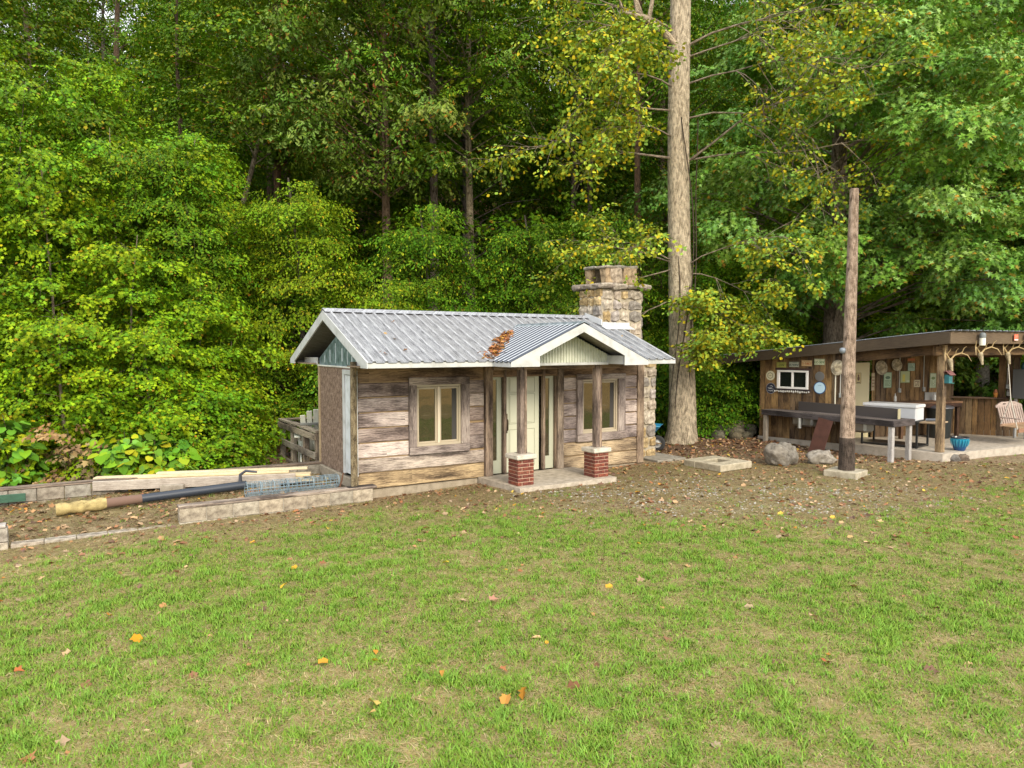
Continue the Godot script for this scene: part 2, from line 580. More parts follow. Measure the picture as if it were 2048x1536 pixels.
func put_leaf(mb: MB, kind: String, xf: Transform3D, size: float, col: Color, fold: float, curl: float) -> void:
	var o := leaf_outline(kind)
	for s in [-1.0, 1.0]:
		var b := mb.v.size()
		var pts := []
		for q in o:
			pts.append(xf * (Vector3(q.x, absf(q.y) * fold - curl * q.x * q.x, q.y * s) * size))
		# from a point on the midrib, so that lobes stay lobes
		var root: Vector3 = xf * (Vector3(0.4, -curl * 0.16, 0) * size)
		var nn: Vector3 = xf.basis * Vector3(curl * 0.4, 1.0, -fold * s).normalized()
		mb.v.append(root); mb.n.append(nn); mb.c.append(col); mb.t.append(Vector2.ZERO)
		for p in pts:
			mb.v.append(p); mb.n.append(nn); mb.c.append(col); mb.t.append(Vector2.ZERO)
		for i in pts.size() - 1:
			if s > 0: mb.ix.append_array([b, b + i + 2, b + i + 1])
			else: mb.ix.append_array([b, b + i + 1, b + i + 2])

func spray(kind: String, n: int, length: float, leaf: float, cols: Array, odd: Array, odds: float, seed_shift := 0) -> ArrayMesh:
	var mb := MB.new()
	for i in n:
		var t := (i + 0.6) / n
		var s := 1.0 if i % 2 == 0 else -1.0
		var z := s * rng.randf() * length * 0.42 * sin(PI * (0.15 + 0.8 * t))
		var p := Vector3(t * length, -0.10 * t * t * length + rng.randf_range(-0.05, 0.05) * length, z)
		var xf := Transform3D(Basis.from_euler(Vector3(rng.randf_range(-0.5, 0.5), -s * rng.randf_range(0.2, 1.3), rng.randf_range(-0.7, 0.25))), p)
		var c: Color = cols[rng.randi() % cols.size()]
		if odds > 0.0 and (i + int(seed_shift)) % maxi(2, int(1.0 / odds)) == 1: c = odd[rng.randi() % odd.size()]
		put_leaf(mb, kind, xf, leaf * rng.randf_range(0.7, 1.2), vary(c, 0.30), rng.randf_range(-0.1, 0.45), rng.randf_range(0.0, 0.35))
	var bark := Color(0.10, 0.075, 0.05)
	mb.poly([Vector3(0, 0, -0.004), Vector3(0, 0, 0.004), Vector3(length * 0.9, -0.08 * length, 0.001), Vector3(length * 0.9, -0.08 * length, -0.001)], Vector3.UP, bark)
	return mb.mesh()


# ---------------------------------------------------------------- the cabin
func plank(house: Node3D, a0: float, a1: float, y0: float, y1: float, col: Color, b := 0.0, thick := 0.07, called := "plank") -> void:
	var z := b + thick * 0.5 + rng.randf_range(-0.007, 0.007)
	bpart(called, house, M.wood, col, R(H((a0 + a1) * 0.5, (y0 + y1) * 0.5, z), Vector3(rng.randf_range(-0.012, 0.012), 0, rng.randf_range(-0.002, 0.002))), Vector3(a1 - a0 - 0.006, y1 - y0 - 0.024, thick), 0.014)

func rib_sheet(samples: Array, top: Callable, bottom: Callable, col: Color, rib_col: Color, thick := 0.012) -> MB:
	# samples: Vector2(place along the eave, height of the rib there); top/bottom give the line ends in house axes
	var mb := MB.new()
	for k in samples.size() - 1:
		var s0: Vector2 = samples[k]
		var s1: Vector2 = samples[k + 1]
		var a: Vector3 = top.call(s0.x)
		var b: Vector3 = top.call(s1.x)
		var c: Vector3 = bottom.call(s1.x)
		var d: Vector3 = bottom.call(s0.x)
		var cq: Color = rib_col if minf(s0.y, s1.y) > 0.01 else col
		var nn := (b - a).cross(d - a)
		if nn.length() < 1e-9: nn = (c - b).cross(d - b)
		if nn.length() < 1e-9: continue
		nn = nn.normalized()
		if nn.y < 0: nn = -nn
		var l0 := (d - a).length()
		var l1 := (c - b).length()
		var uv := [Vector2(s0.x, 0), Vector2(s1.x, 0), Vector2(s1.x, l1), Vector2(s0.x, l0)]
		var q := [a + nn * s0.y, b + nn * s1.y, c + nn * s1.y, d + nn * s0.y]
		var low := [a + nn * (s0.y - thick), b + nn * (s1.y - thick), c + nn * (s1.y - thick), d + nn * (s0.y - thick)]
		mb.poly(q, nn, cq, uv)
		mb.poly(low, -nn, col, uv)
		mb.poly([q[2], q[3], low[3], low[2]], c - b, col * 0.8)
	return mb

func ribs(from: float, to: float, period: float, height: float, width: float) -> Array:
	var out := []
	var x: float = from + period * 0.5
	out.append(Vector2(from, 0))
	while x < to - width * 0.5:
		if x > from + width * 0.5:
			out.append(Vector2(x - width * 0.5, 0)); out.append(Vector2(x - width * 0.25, height))
			out.append(Vector2(x + width * 0.25, height)); out.append(Vector2(x + width * 0.5, 0))
		x += period
	out.append(Vector2(to, 0))
	return out

func cabin() -> void:
	var house := thing("log_cabin", "small grey log plank cabin with white trimmed tin roof and stone chimney", "cabin", Transform3D(Basis(Vector3.UP, TH), V(CX, 0, CD)))
	var L := 6.84
	var W := 2.28
	var grey_log := [Color(0.731, 0.644, 0.615), Color(0.638, 0.551, 0.522), Color(0.847, 0.766, 0.731), Color(0.568, 0.487, 0.458), Color(0.789, 0.702, 0.667)]
	var tan_log := Color(0.74, 0.58, 0.34)
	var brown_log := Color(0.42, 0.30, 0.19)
	# footing
	bpart("foundation", house, M.concrete, Color(0.42, 0.36, 0.27), I(H(L * 0.5, -0.11, W * 0.5 + 0.02)), Vector3(L - 0.06, 0.36, W - 0.06), 0.01)
	# the wall behind the planks, built round the openings
	var chink := Color(0.38, 0.26, 0.14)
	for w in [[0.05, 1.14, 0.08, 2.34], [1.14, 2.08, 0.08, 0.76], [1.14, 2.08, 2.0, 2.34], [2.08, 2.8, 0.08, 2.34], [2.8, 4.36, 2.08, 2.34], [4.36, 5.05, 0.03, 2.34], [5.05, 6.05, 0.03, 0.76], [5.05, 6.05, 2.0, 2.34], [6.05, 6.8, 0.03, 2.34]]:
		bpart("chinking", house, M.matte, chink, I(H((w[0] + w[1]) * 0.5, (w[2] + w[3]) * 0.5, 0.075)), Vector3(w[1] - w[0], w[3] - w[2], 0.07), 0)
	# planks left of the door
	var ys := [0.075, 0.376, 0.652, 0.934, 1.207, 1.491, 1.766, 2.045, 2.335]
	for i in 8:
		var col: Color = grey_log[i % 5]
		if i == 0: col = tan_log
		if i == 1: col = Color(0.74, 0.66, 0.58)
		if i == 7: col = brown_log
		if i < 2:
			plank(house, 0.0, 2.64, ys[i], ys[i + 1], col)
		elif i == 7:
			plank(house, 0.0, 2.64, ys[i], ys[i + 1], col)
		else:
			plank(house, 0.0, 1.16, ys[i], ys[i + 1], vary(col, 0.10))
			var j := rng.randf_range(-0.012, 0.02)
			plank(house, 2.06, 2.64, ys[i] + j, ys[i + 1] + j, vary(grey_log[(i + 2) % 5].lerp(brown_log, 0.22), 0.10))
	# planks right of the door
	var yr := [0.035, 0.327, 0.614, 0.91, 1.195, 1.48, 1.763, 2.045, 2.335]
	for i in 8:
		var col: Color = grey_log[(i + 3) % 5].lerp(brown_log, 0.12)
		if i < 2: col = Color(0.72, 0.58, 0.38)
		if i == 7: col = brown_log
		if i < 2 or i == 7:
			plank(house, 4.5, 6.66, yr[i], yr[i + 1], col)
		else:
			plank(house, 4.5, 5.07, yr[i], yr[i + 1], vary(col, 0.10))
			plank(house, 6.03, 6.66, yr[i] + 0.01, yr[i + 1] + 0.01, vary(col, 0.10))
	# uprights beside the door and at the corner
	bpart("corner_board", house, M.wood, Color(0.50, 0.39, 0.28), I(H(6.745, 1.18, 0.025)), Vector3(0.20, 2.31, 0.12), 0.012)
	bpart("corner_board", house, M.wood, Color(0.52, 0.42, 0.30), I(H(6.815, 1.18, W * 0.5)), Vector3(0.05, 2.31, W - 0.1), 0.01)
	bpart("door_post", house, M.wood, Color(0.46, 0.36, 0.27), I(H(2.725, 1.21, -0.01)), Vector3(0.165, 2.24, 0.12), 0.012)
	bpart("door_post", house, M.wood, Color(0.50, 0.42, 0.33), I(H(4.475, 1.21, -0.01)), Vector3(0.16, 2.24, 0.12), 0.012)
	bpart("door_post", house, M.wood, Color(0.40, 0.31, 0.24), I(H(3.095, 1.20, -0.02)), Vector3(0.06, 2.16, 0.09), 0.008)
	bpart("door_post", house, M.wood, Color(0.40, 0.31, 0.24), I(H(4.045, 1.20, -0.02)), Vector3(0.06, 2.16, 0.09), 0.008)
	bpart("door_post", house, M.wood, Color(0.30, 0.225, 0.16), I(H(4.372, 1.20, 0.02)), Vector3(0.05, 2.16, 0.09), 0.008)
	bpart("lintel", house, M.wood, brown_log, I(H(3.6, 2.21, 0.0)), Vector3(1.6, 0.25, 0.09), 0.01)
	# door
	var cream := Color(0.56, 0.56, 0.43)
	var door := sub("front_door", house, I(H(3.555, 1.13, 0.055)))
	bpart("slab", door, M.smooth, cream, I(Vector3.ZERO), Vector3(0.84, 2.03, 0.045), 0.004)
	for p in [[0.78, 0.26], [0.29, 0.56], [-0.52, 0.72]]:
		bpart("raised_panel", door, M.smooth, cream, I(Vector3(-0.005, p[0], 0.024)), Vector3(0.58, p[1], 0.014), 0.006)
		for e in [[0.31, 0.0, 0.014, p[1] + 0.06], [-0.31, 0.0, 0.014, p[1] + 0.06], [0.0, p[1] * 0.5 + 0.025, 0.62, 0.014], [0.0, -p[1] * 0.5 - 0.025, 0.62, 0.014]]:
			bpart("molding", door, M.smooth, Color(0.40, 0.40, 0.30), I(Vector3(e[0] - 0.005, p[0] + e[1], 0.026)), Vector3(e[2], e[3], 0.012), 0.003)
	var hd := MB.new()
	hd.tube([Vector3(-0.385, 0.10, 0.05), Vector3(-0.385, 0.06, 0.09), Vector3(-0.385, -0.12, 0.09), Vector3(-0.385, -0.16, 0.05)], [0.014, 0.014, 0.014, 0.014], 8, Color(0.10, 0.075, 0.05))
	hd.box(I(Vector3(-0.385, 0.0, 0.03)), Vector3(0.05, 0.40, 0.02), 0.004, Color(0.12, 0.09, 0.06))
	part("handle", hd, M.metal, door)
	# sidelights
	for s in [[2.935, 0.25, 2.875, 2.975], [4.205, 0.28, 4.10, 4.22]]:
		var sl := sub("sidelight", house, I(H(s[0], 0, 0.06)))
		var c2 := Color(0.44, 0.45, 0.34)
		var gw := 0.115
		var gx: float = -0.045 if s[0] < 3.0 else -0.025
		bpart("frame", sl, M.smooth, c2, I(Vector3(0, 0.25, 0)), Vector3(s[1], 0.27, 0.05), 0.004)
		bpart("frame", sl, M.smooth, c2, I(Vector3(0, 2.075, 0)), Vector3(s[1], 0.09, 0.05), 0.004)
		var le: float = -s[1] * 0.5
		var x0: float = gx - gw * 0.5
		var x1: float = gx + gw * 0.5
		bpart("frame", sl, M.smooth, c2, I(Vector3((le + x0) * 0.5, 1.21, 0)), Vector3(maxf(x0 - le, 0.01), 1.65, 0.05), 0.003)
		bpart("frame", sl, M.smooth, c2, I(Vector3((x1 - le) * 0.5, 1.21, 0)), Vector3(-le - x1, 1.65, 0.05), 0.004)
		bpart("pane", sl, M.pane, Color(0.20, 0.18, 0.13), I(Vector3(gx, 1.21, 0.0)), Vector3(gw, 1.65, 0.012), 0)
	# windows with plank surrounds
	for w in [[1.0, 2.285, 0.655, 2.115, 1.155, 2.10, 0.80, 1.975], [4.92, 6.27, 0.63, 2.10, 5.075, 6.06, 0.80, 1.985]]:
		var win := sub("window", house)
		var tc := Color(0.55, 0.49, 0.46)
		var wl: float = w[4] - w[0]
		var wr: float = w[1] - w[5]
		bpart("casing", win, M.wood, vary(tc, 0.1), I(H((w[0] + w[1]) * 0.5, (w[3] + w[7]) * 0.5, -0.03)), Vector3(w[1] - w[0], w[3] - w[7], 0.06), 0.008)
		bpart("casing", win, M.wood, vary(tc, 0.1), I(H((w[0] + w[1]) * 0.5, (w[2] + w[6]) * 0.5, -0.035)), Vector3(w[1] - w[0], w[6] - w[2], 0.07), 0.008)
		bpart("casing", win, M.wood, vary(tc, 0.1), I(H(w[0] + wl * 0.5, (w[6] + w[7]) * 0.5, -0.03)), Vector3(wl, w[7] - w[6] - 0.004, 0.06), 0.008)
		bpart("casing", win, M.wood, vary(tc, 0.1), I(H(w[1] - wr * 0.5, (w[6] + w[7]) * 0.5, -0.03)), Vector3(wr, w[7] - w[6] - 0.004, 0.06), 0.008)
		var fx: float = (w[4] + w[5]) * 0.5
		var fw: float = w[5] - w[4]
		var fy: float = (w[6] + w[7]) * 0.5
		var fh: float = w[7] - w[6]
		var vin := Color(0.46, 0.39, 0.28)
		bpart("frame", win, M.smooth, vin, I(H(fx, w[7] - 0.02, 0.02)), Vector3(fw, 0.04, 0.07), 0.004)
		bpart("frame", win, M.smooth, vin, I(H(fx, w[6] + 0.025, 0.02)), Vector3(fw, 0.05, 0.08), 0.004)
		bpart("frame", win, M.smooth, vin, I(H(w[4] + 0.015, fy, 0.02)), Vector3(0.03, fh - 0.092, 0.07), 0.004)
		bpart("frame", win, M.smooth, vin, I(H(w[5] - 0.02, fy, 0.02)), Vector3(0.04, fh - 0.092, 0.07), 0.004)
		bpart("mullion", win, M.smooth, Color(0.66, 0.56, 0.42), I(H(fx, fy, 0.012)), Vector3(0.05, fh - 0.092, 0.06), 0.004)
		for s in [-1.0, 1.0]:
			var cx: float = fx + s * fw * 0.247
			var sw: float = fw * 0.5 - 0.06
			var sh: float = fh - 0.1
			bpart("sash", win, M.smooth, vin, I(H(cx - sw * 0.5 + 0.018, fy, 0.035)), Vector3(0.036, sh, 0.04), 0.004)
			bpart("sash", win, M.smooth, vin, I(H(cx + sw * 0.5 - 0.018, fy, 0.035)), Vector3(0.036, sh, 0.04), 0.004)
			bpart("sash", win, M.smooth, vin, I(H(cx, fy + sh * 0.5 - 0.018, 0.036)), Vector3(sw - 0.074, 0.036, 0.04), 0.004)
			bpart("sash", win, M.smooth, vin, I(H(cx, fy - sh * 0.5 + 0.018, 0.036)), Vector3(sw - 0.074, 0.036, 0.04), 0.004)
			var dark := 0.30 if s > 0 else 0.0
			var pw: float = sw - 0.06
			bpart("pane", win, M.pane, Color(0.20, 0.175, 0.12), R(H(cx - pw * dark * 0.5, fy, 0.042), Vector3(0, rng.randf_range(-0.006, 0.006), 0)), Vector3(pw * (1.0 - dark), sh - 0.06, 0.008), 0)
			if dark > 0.0: bpart("curtain", win, M.matte, Color(0.055, 0.052, 0.05), I(H(cx + pw * 0.5 - pw * dark * 0.5, fy, 0.046)), Vector3(pw * dark, sh - 0.06, 0.012), 0)
	# left end: two sheets of pressed board and a white door
	bpart("wall_panel", house, M.osb, Color(0.42, 0.34, 0.28), I(H(0.015, 0.755, 1.47)), Vector3(0.03, 0.965, 1.50), 0.003)
	bpart("wall_panel", house, M.osb, Color(0.40, 0.32, 0.26), I(H(0.014, 1.775, 1.47)), Vector3(0.03, 1.065, 1.50), 0.003)
	bpart("wall_panel", house, M.osb, Color(0.40, 0.32, 0.26), I(H(0.016, 2.29, 0.36)), Vector3(0.03, 0.05, 0.72), 0.003)
	bpart("edge_strip", house, M.board, Color(0.50, 0.41, 0.26), I(H(-0.005, 1.3, 2.25)), Vector3(0.05, 2.0, 0.06), 0.005)
	bpart("door_trim", house, M.paint, Color(0.56, 0.57, 0.58), I(H(-0.012, 1.29, 0.66)), Vector3(0.05, 1.96, 0.10), 0.005)
	bpart("door_trim", house, M.paint, Color(0.56, 0.57, 0.58), I(H(-0.011, 2.225, 0.30)), Vector3(0.05, 0.09, 0.62), 0.005)
	bpart("side_door", house, M.paint, Color(0.66, 0.69, 0.72), I(H(0.0, 1.25, 0.30)), Vector3(0.03, 1.84, 0.60), 0.004)
	bpart("wall_panel", house, M.osb, Color(0.40, 0.32, 0.26), I(H(L * 0.5, 1.2, W - 0.02)), Vector3(L - 0.1, 2.25, 0.05), 0)
	bpart("threshold", house, M.concrete, Color(0.38, 0.33, 0.26), I(H(0.0, 0.17, W * 0.5)), Vector3(0.10, 0.19, W), 0.01)
	# the metal gable end and the white box ends of the eaves
	var gm := MB.new()
	gm.prism([H(0.02, 2.33, -0.06), H(0.02, 2.33, 2.33), H(0.02, 2.46, 2.33), H(0.02, 2.93, 1.14), H(0.02, 2.46, -0.06)], Vector3(0.02, 0, 0), Color(0.34, 0.42, 0.44))
	part("gable_panel", gm, M.steel, house)
	for q in [[0.30, 0.05], [0.55, 0.03], [0.86, 0.06], [1.25, 0.03], [1.6, 0.04], [1.95, 0.03]]:
		var top: float = 2.44 + 0.40 * (1.0 - absf(q[0] - 1.14) / 1.2)
		bpart("stain", house, M.matte, Color(0.62, 0.68, 0.70), I(H(0.018, 2.34 + (top - 2.34) * 0.5, q[0])), Vector3(0.006, (top - 2.36) * rng.randf_range(0.5, 0.9), q[1] * 0.6), 0)
	bpart("gable_strip", house, M.paint, Color(0.72, 0.71, 0.66), I(H(0.0, 2.315, 1.14)), Vector3(0.05, 0.03, 2.36), 0.004)
	var white := Color(0.56, 0.56, 0.55)
	bpart("soffit_end", house, M.paint, white, I(H(-0.02, 2.40, 2.79)), Vector3(0.03, 0.15, 0.92), 0.003)
	bpart("soffit_end", house, M.paint, white, I(H(-0.02, 2.40, -0.50)), Vector3(0.03, 0.15, 0.88), 0.003)
	# roof
	var A0 := -0.25
	var A1 := 6.60
	var RB := 1.143
	var RY := 3.394
	var EB := 1.24
	var EY := 2.444
	var slope := (RY - EY) / (RB + EB)
	for k in 8:
		var f0: float = A0 + (A1 - A0) * k / 8.0
		var f1: float = A0 + (A1 - A0) * (k + 1) / 8.0
		var sa := ribs(f0, f1 - 0.002, 0.2140625, 0.032, 0.075)
		var rc := vary(Color(0.50, 0.50, 0.495), 0.03)
		var rib := Color(0.74, 0.74, 0.74)
		part("roof_panel", rib_sheet(sa, func(x): return H(x, RY, RB), func(x): return H(x, EY - 0.012, -EB - 0.03), rc, rib), M.roof, house)
		part("roof_panel", rib_sheet(sa, func(x): return H(x, RY, RB), func(x): return H(x, EY - 0.012, 2.0 * RB + EB + 0.03), rc, rib), M.roof, house)
	var cap := MB.new()
	cap.prism([H(A0 - 0.01, RY - 0.03, RB - 0.16), H(A0 - 0.01, RY + 0.045, RB), H(A0 - 0.01, RY - 0.03, RB + 0.16), H(A0 - 0.01, RY + 0.03, RB)], Vector3(A1 - A0 + 0.02, 0, 0), Color(0.66, 0.67, 0.69))
	part("ridge_cap", cap, M.roof, house)
	# underside and rafters' cover
	for s in [-1.0, 1.0]:
		var um := MB.new()
		var eb: float = RB + s * (RB + EB - 0.02)
		um.prism([H(A0 + 0.03, RY - 0.03, RB), H(A0 + 0.03, EY - 0.03, eb), H(A0 + 0.03, EY - 0.055, eb), H(A0 + 0.03, RY - 0.055, RB)], Vector3(A1 - A0 - 0.06, 0, 0), Color(0.30, 0.31, 0.31))
		part("roof_deck", um, M.board, house)
	# eave boxes and fascias
	bpart("soffit", house, M.board, Color(0.36, 0.27, 0.18), I(H(3.2, 2.35, -0.6)), Vector3(6.75, 0.02, 1.23), 0)
	bpart("soffit", house, M.board, Color(0.40, 0.32, 0.22), I(H(3.2, 2.35, 2.93)), Vector3(6.75, 0.02, 1.15), 0)
	bpart("fascia", house, M.paint, white, I(H((A0 + 2.13) * 0.5, 2.388, -EB)), Vector3(2.13 - A0, 0.096, 0.03), 0.003)
	bpart("fascia", house, M.paint, white, I(H((5.27 + A1) * 0.5, 2.388, -EB)), Vector3(A1 - 5.27, 0.096, 0.03), 0.003)
	bpart("fascia", house, M.paint, white, I(H((A0 + A1) * 0.5, 2.388, 2.0 * RB + EB)), Vector3(A1 - A0, 0.096, 0.03), 0.003)
	for a in [A0 - 0.016, A1 - 0.014]:
		for s in [-1.0, 1.0]:
			var rk := MB.new()
			var e: float = RB + s * (RB + EB + 0.012)
			var i1: float = RB + s * (RB + EB - 0.30)
			rk.prism([H(a, RY - 0.004, RB), H(a, EY - 0.004, e), H(a, 2.34, e), H(a, 2.34, i1), H(a, EY - 0.065 + 0.0, i1), H(a, RY - 0.185, RB)], Vector3(0.03, 0, 0), Color(0.58, 0.59, 0.60))
			part("rake_board", rk, M.paint, house)
	# porch gable
	var PA := 3.70
	var PY := 3.137
	var PE := 2.437
	var hw := 1.57
	var PB := -1.85
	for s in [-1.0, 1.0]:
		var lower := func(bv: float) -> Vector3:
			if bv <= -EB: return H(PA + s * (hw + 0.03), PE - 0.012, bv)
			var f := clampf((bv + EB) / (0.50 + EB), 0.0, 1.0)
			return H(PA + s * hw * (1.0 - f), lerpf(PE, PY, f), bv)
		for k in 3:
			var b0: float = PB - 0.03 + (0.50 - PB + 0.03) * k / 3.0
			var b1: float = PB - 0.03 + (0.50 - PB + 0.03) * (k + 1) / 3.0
			part("porch_roof_panel", rib_sheet(ribs(b0, b1 - 0.002, (b1 - b0) / 5.0, 0.028, 0.09), func(x): return H(PA, PY, x), lower, Color(0.065, 0.078, 0.10), Color(0.60, 0.63, 0.67)), M.matte, house)  # flats between the pale ribs: shade of the ribs put into their colour
		var rk2 := MB.new()
		rk2.prism([H(PA, PY - 0.004, PB), H(PA + s * (hw + 0.012), PE - 0.008, PB), H(PA + s * (hw + 0.012), 2.345, PB), H(PA + s * 0.98, 2.345, PB), H(PA + s * 0.98, 2.53, PB), H(PA, 2.972, PB)], Vector3(0, 0, 0.03), white)
		part("rake_board", rk2, M.paint, house)
		bpart("fascia", house, M.paint, Color(0.55, 0.56, 0.58), I(H(PA + s * hw, 2.388, (PB - EB) * 0.5)), Vector3(0.03, 0.096, absf(PB + EB) - 0.006), 0.003)
		var sb := MB.new()
		sb.prism([H(PA + s * 0.985, 2.36, PB + 0.04), H(PA + s * 0.985, 2.525, PB + 0.04), H(PA + s * 1.2, 2.525, PB + 0.04), H(PA + s * 1.5, 2.39, PB + 0.04), H(PA + s * 1.5, 2.36, PB + 0.04)], Vector3(0, 0, -0.55), Color(0.55, 0.56, 0.57))
		part("soffit_box", sb, M.paint, house)
		var ud := MB.new()
		ud.prism([H(PA, PY - 0.03, PB + 0.03), H(PA + s * (hw - 0.03), PE - 0.03, PB + 0.03), H(PA + s * (hw - 0.03), PE - 0.055, PB + 0.03), H(PA, PY - 0.055, PB + 0.03)], Vector3(0, 0, -0.62), Color(0.42, 0.42, 0.41))
		part("roof_deck", ud, M.board, house)
	var pc := MB.new()
	pc.prism([H(PA - 0.14, PY - 0.035, PB - 0.03), H(PA, PY + 0.035, PB - 0.03), H(PA + 0.14, PY - 0.035, PB - 0.03), H(PA, PY + 0.02, PB - 0.03)], Vector3(0, 0, -2.30), Color(0.48, 0.51, 0.54))
	part("ridge_cap", pc, M.steel, house)
	# ribbed infill of the porch gable
	var inf := MB.new()
	var x := -0.99
	while x < 0.985:
		var y1 := 2.53 + (0.99 - absf(x)) * 0.446
		var y2 := 2.53 + (0.99 - absf(x + 0.022)) * 0.446
		var gc := Color(0.62, 0.64, 0.53)
		for f in [[0.0, 0.0, 0.022, 0.0], [0.022, 0.0, 0.034, 0.025], [0.034, 0.025, 0.056, 0.025], [0.056, 0.025, 0.066, 0.0]]:
			var h0 := 2.55 + (0.99 - absf(x + f[0])) * 0.446
			var h1 := 2.55 + (0.99 - absf(x + f[2])) * 0.446
			inf.poly([H(PA + x + f[0], 2.36, -1.34 + f[1]), H(PA + x + f[2], 2.36, -1.34 + f[3]), H(PA + x + f[2], h1, -1.34 + f[3]), H(PA + x + f[0], h0, -1.34 + f[1])], Vector3(0, 0, 1), gc)
		x += 0.066
	part("gable_panel", inf, M.paint, house)
	bpart("gable_strip", house, M.paint, white, I(H(PA, 2.37, -1.37)), Vector3(1.96, 0.05, 0.04), 0.004)
	# porch slab, brick piers, posts, beam
	var slab := MB.new()
	slab.prism([H(2.50, -0.12, 0.02), H(2.58, -0.12, -1.44), H(4.86, -0.12, -1.44), H(4.86, -0.12, 0.02)], Vector3(0, 0.215, 0), Color(0.55, 0.49, 0.40))
	part("porch_slab", slab, M.concrete, house)
	var bricks := []
	for k in 4:
		var bm := MB.new()
		bm.box(Transform3D.IDENTITY, Vector3(0.252, 0.060, 0.090), 0.004, Color(1, 1, 1), Vector2.ZERO)
		bricks.append(bm.mesh())
	var brick_mats := []
	for k in 5:
		var m: StandardMaterial3D = M.brick.duplicate()
		m.vertex_color_use_as_albedo = false
		m.albedo_color = [Color(0.332, 0.094, 0.058), Color(0.390, 0.111, 0.065), Color(0.273, 0.075, 0.052), Color(0.351, 0.117, 0.075), Color(0.305, 0.088, 0.065)][k].linear_to_srgb()
		brick_mats.append(m)
	for q in [[2.82, -1.09], [4.58, -1.14]]:
		var pier := sub("porch_pier", house, I(H(q[0], 0.097, q[1])))
		bpart("mortar", pier, M.matte, Color(0.55, 0.42, 0.30), I(Vector3(0, 0.25, 0)), Vector3(0.335, 0.50, 0.335), 0)
		for row in 7:
			for side in 4:
				var o := MeshInstance3D.new()
				o.name = "brick"
				o.mesh = bricks[(row + side) % 4]
				o.material_override = brick_mats[rng.randi() % 5]
				var flip := 1.0 if row % 2 == 0 else -1.0
				var bs := Basis(Vector3.UP, side * PI * 0.5)
				o.transform = Transform3D(bs * Basis(Vector3.UP, rng.randf_range(-0.008, 0.008)), bs * Vector3(flip * 0.049, 0.035 + row * 0.070, 0.130 + rng.randf_range(0, 0.003)))
				pier.add_child(o, true)
		var cm := MB.new()
		cm.box(R(Vector3(0, 0.54, 0), Vector3(0, 0.03, 0)), Vector3(0.44, 0.09, 0.44), 0.015, Color(0.70, 0.65, 0.56))
		part("cap", cm, M.concrete, pier)
		bpart("porch_post", house, M.wood, vary(Color(0.47, 0.38, 0.32), 0.08), R(H(q[0] - 0.01, 1.50, q[1]), Vector3(0, 0.1, 0.004)), Vector3(0.095, 1.66, 0.13), 0.008)
		bpart("porch_post", house, M.wood, vary(Color(0.60, 0.47, 0.35), 0.08), R(H(q[0] + 0.067, 1.50, q[1] - 0.004), Vector3(0, 0.1, 0.004)), Vector3(0.055, 1.66, 0.115), 0.006)
	bpart("porch_beam", house, M.wood, Color(0.40, 0.30, 0.20), I(H(3.7, 2.305, -1.10)), Vector3(3.0, 0.07, 0.10), 0.006)
	# rear and right walls of the loft, so that the roof is closed
	var ge := MB.new()
	ge.prism([H(6.52, 2.36, -1.2), H(6.52, 2.36, 3.45), H(6.52, RY - 0.06, RB)], Vector3(0.03, 0, 0), Color(0.34, 0.42, 0.44))
	part("gable_panel", ge, M.steel, house)
	chimney(house)
	# dead leaves caught where the two roofs meet
	var lv := MB.new()
	for k in 260:
		var f := pow(rng.randf(), 0.8)
		var bb := lerpf(-1.2, 0.05, f)
		var spread := lerpf(0.20, 0.10, f) * rng.randfn()
		var ff := (bb + EB) / (0.50 + EB)
		var aa := PA - hw * (1.0 - ff) - 0.05 + spread * 0.55
		var base := EY + slope * (bb + EB)
		if aa > PA - hw * (1.0 - ff): base = maxf(base, PE + (aa - (PA - hw)) * 0.446)
		var cc: Color = [Color(0.36, 0.15, 0.06), Color(0.28, 0.12, 0.06), Color(0.42, 0.22, 0.09), Color(0.20, 0.11, 0.07), Color(0.55, 0.30, 0.06)][rng.randi() % 5]
		put_leaf(lv, "maple" if k % 2 else "oval", R(H(aa, base + 0.015 + absf(rng.randfn()) * 0.025, bb), Vector3(rng.randf_range(-0.7, 0.7), rng.randf() * TAU, rng.randf_range(-0.7, 0.7))), rng.randf_range(0.07, 0.13), vary(cc, 0.25), 0.4, 0.3)
	for k in 9:
		var bb := rng.randf_range(-1.1, 1.0)
		var cc: Color = [Color(0.42, 0.20, 0.08), Color(0.50, 0.30, 0.08), Color(0.30, 0.14, 0.07)][k % 3]
		put_leaf(lv, "maple", R(H(rng.randf_range(0.1, 1.6) if k < 6 else rng.randf_range(5.4, 6.3), EY + slope * (bb + EB) + 0.025, bb), Vector3(0.4, rng.randf() * TAU, 0.1)), 0.08, cc, 0.4, 0.3)
	var ro := part("dead_leaves", lv, M.litter, house)
	ro.set_meta("kind", "stuff")


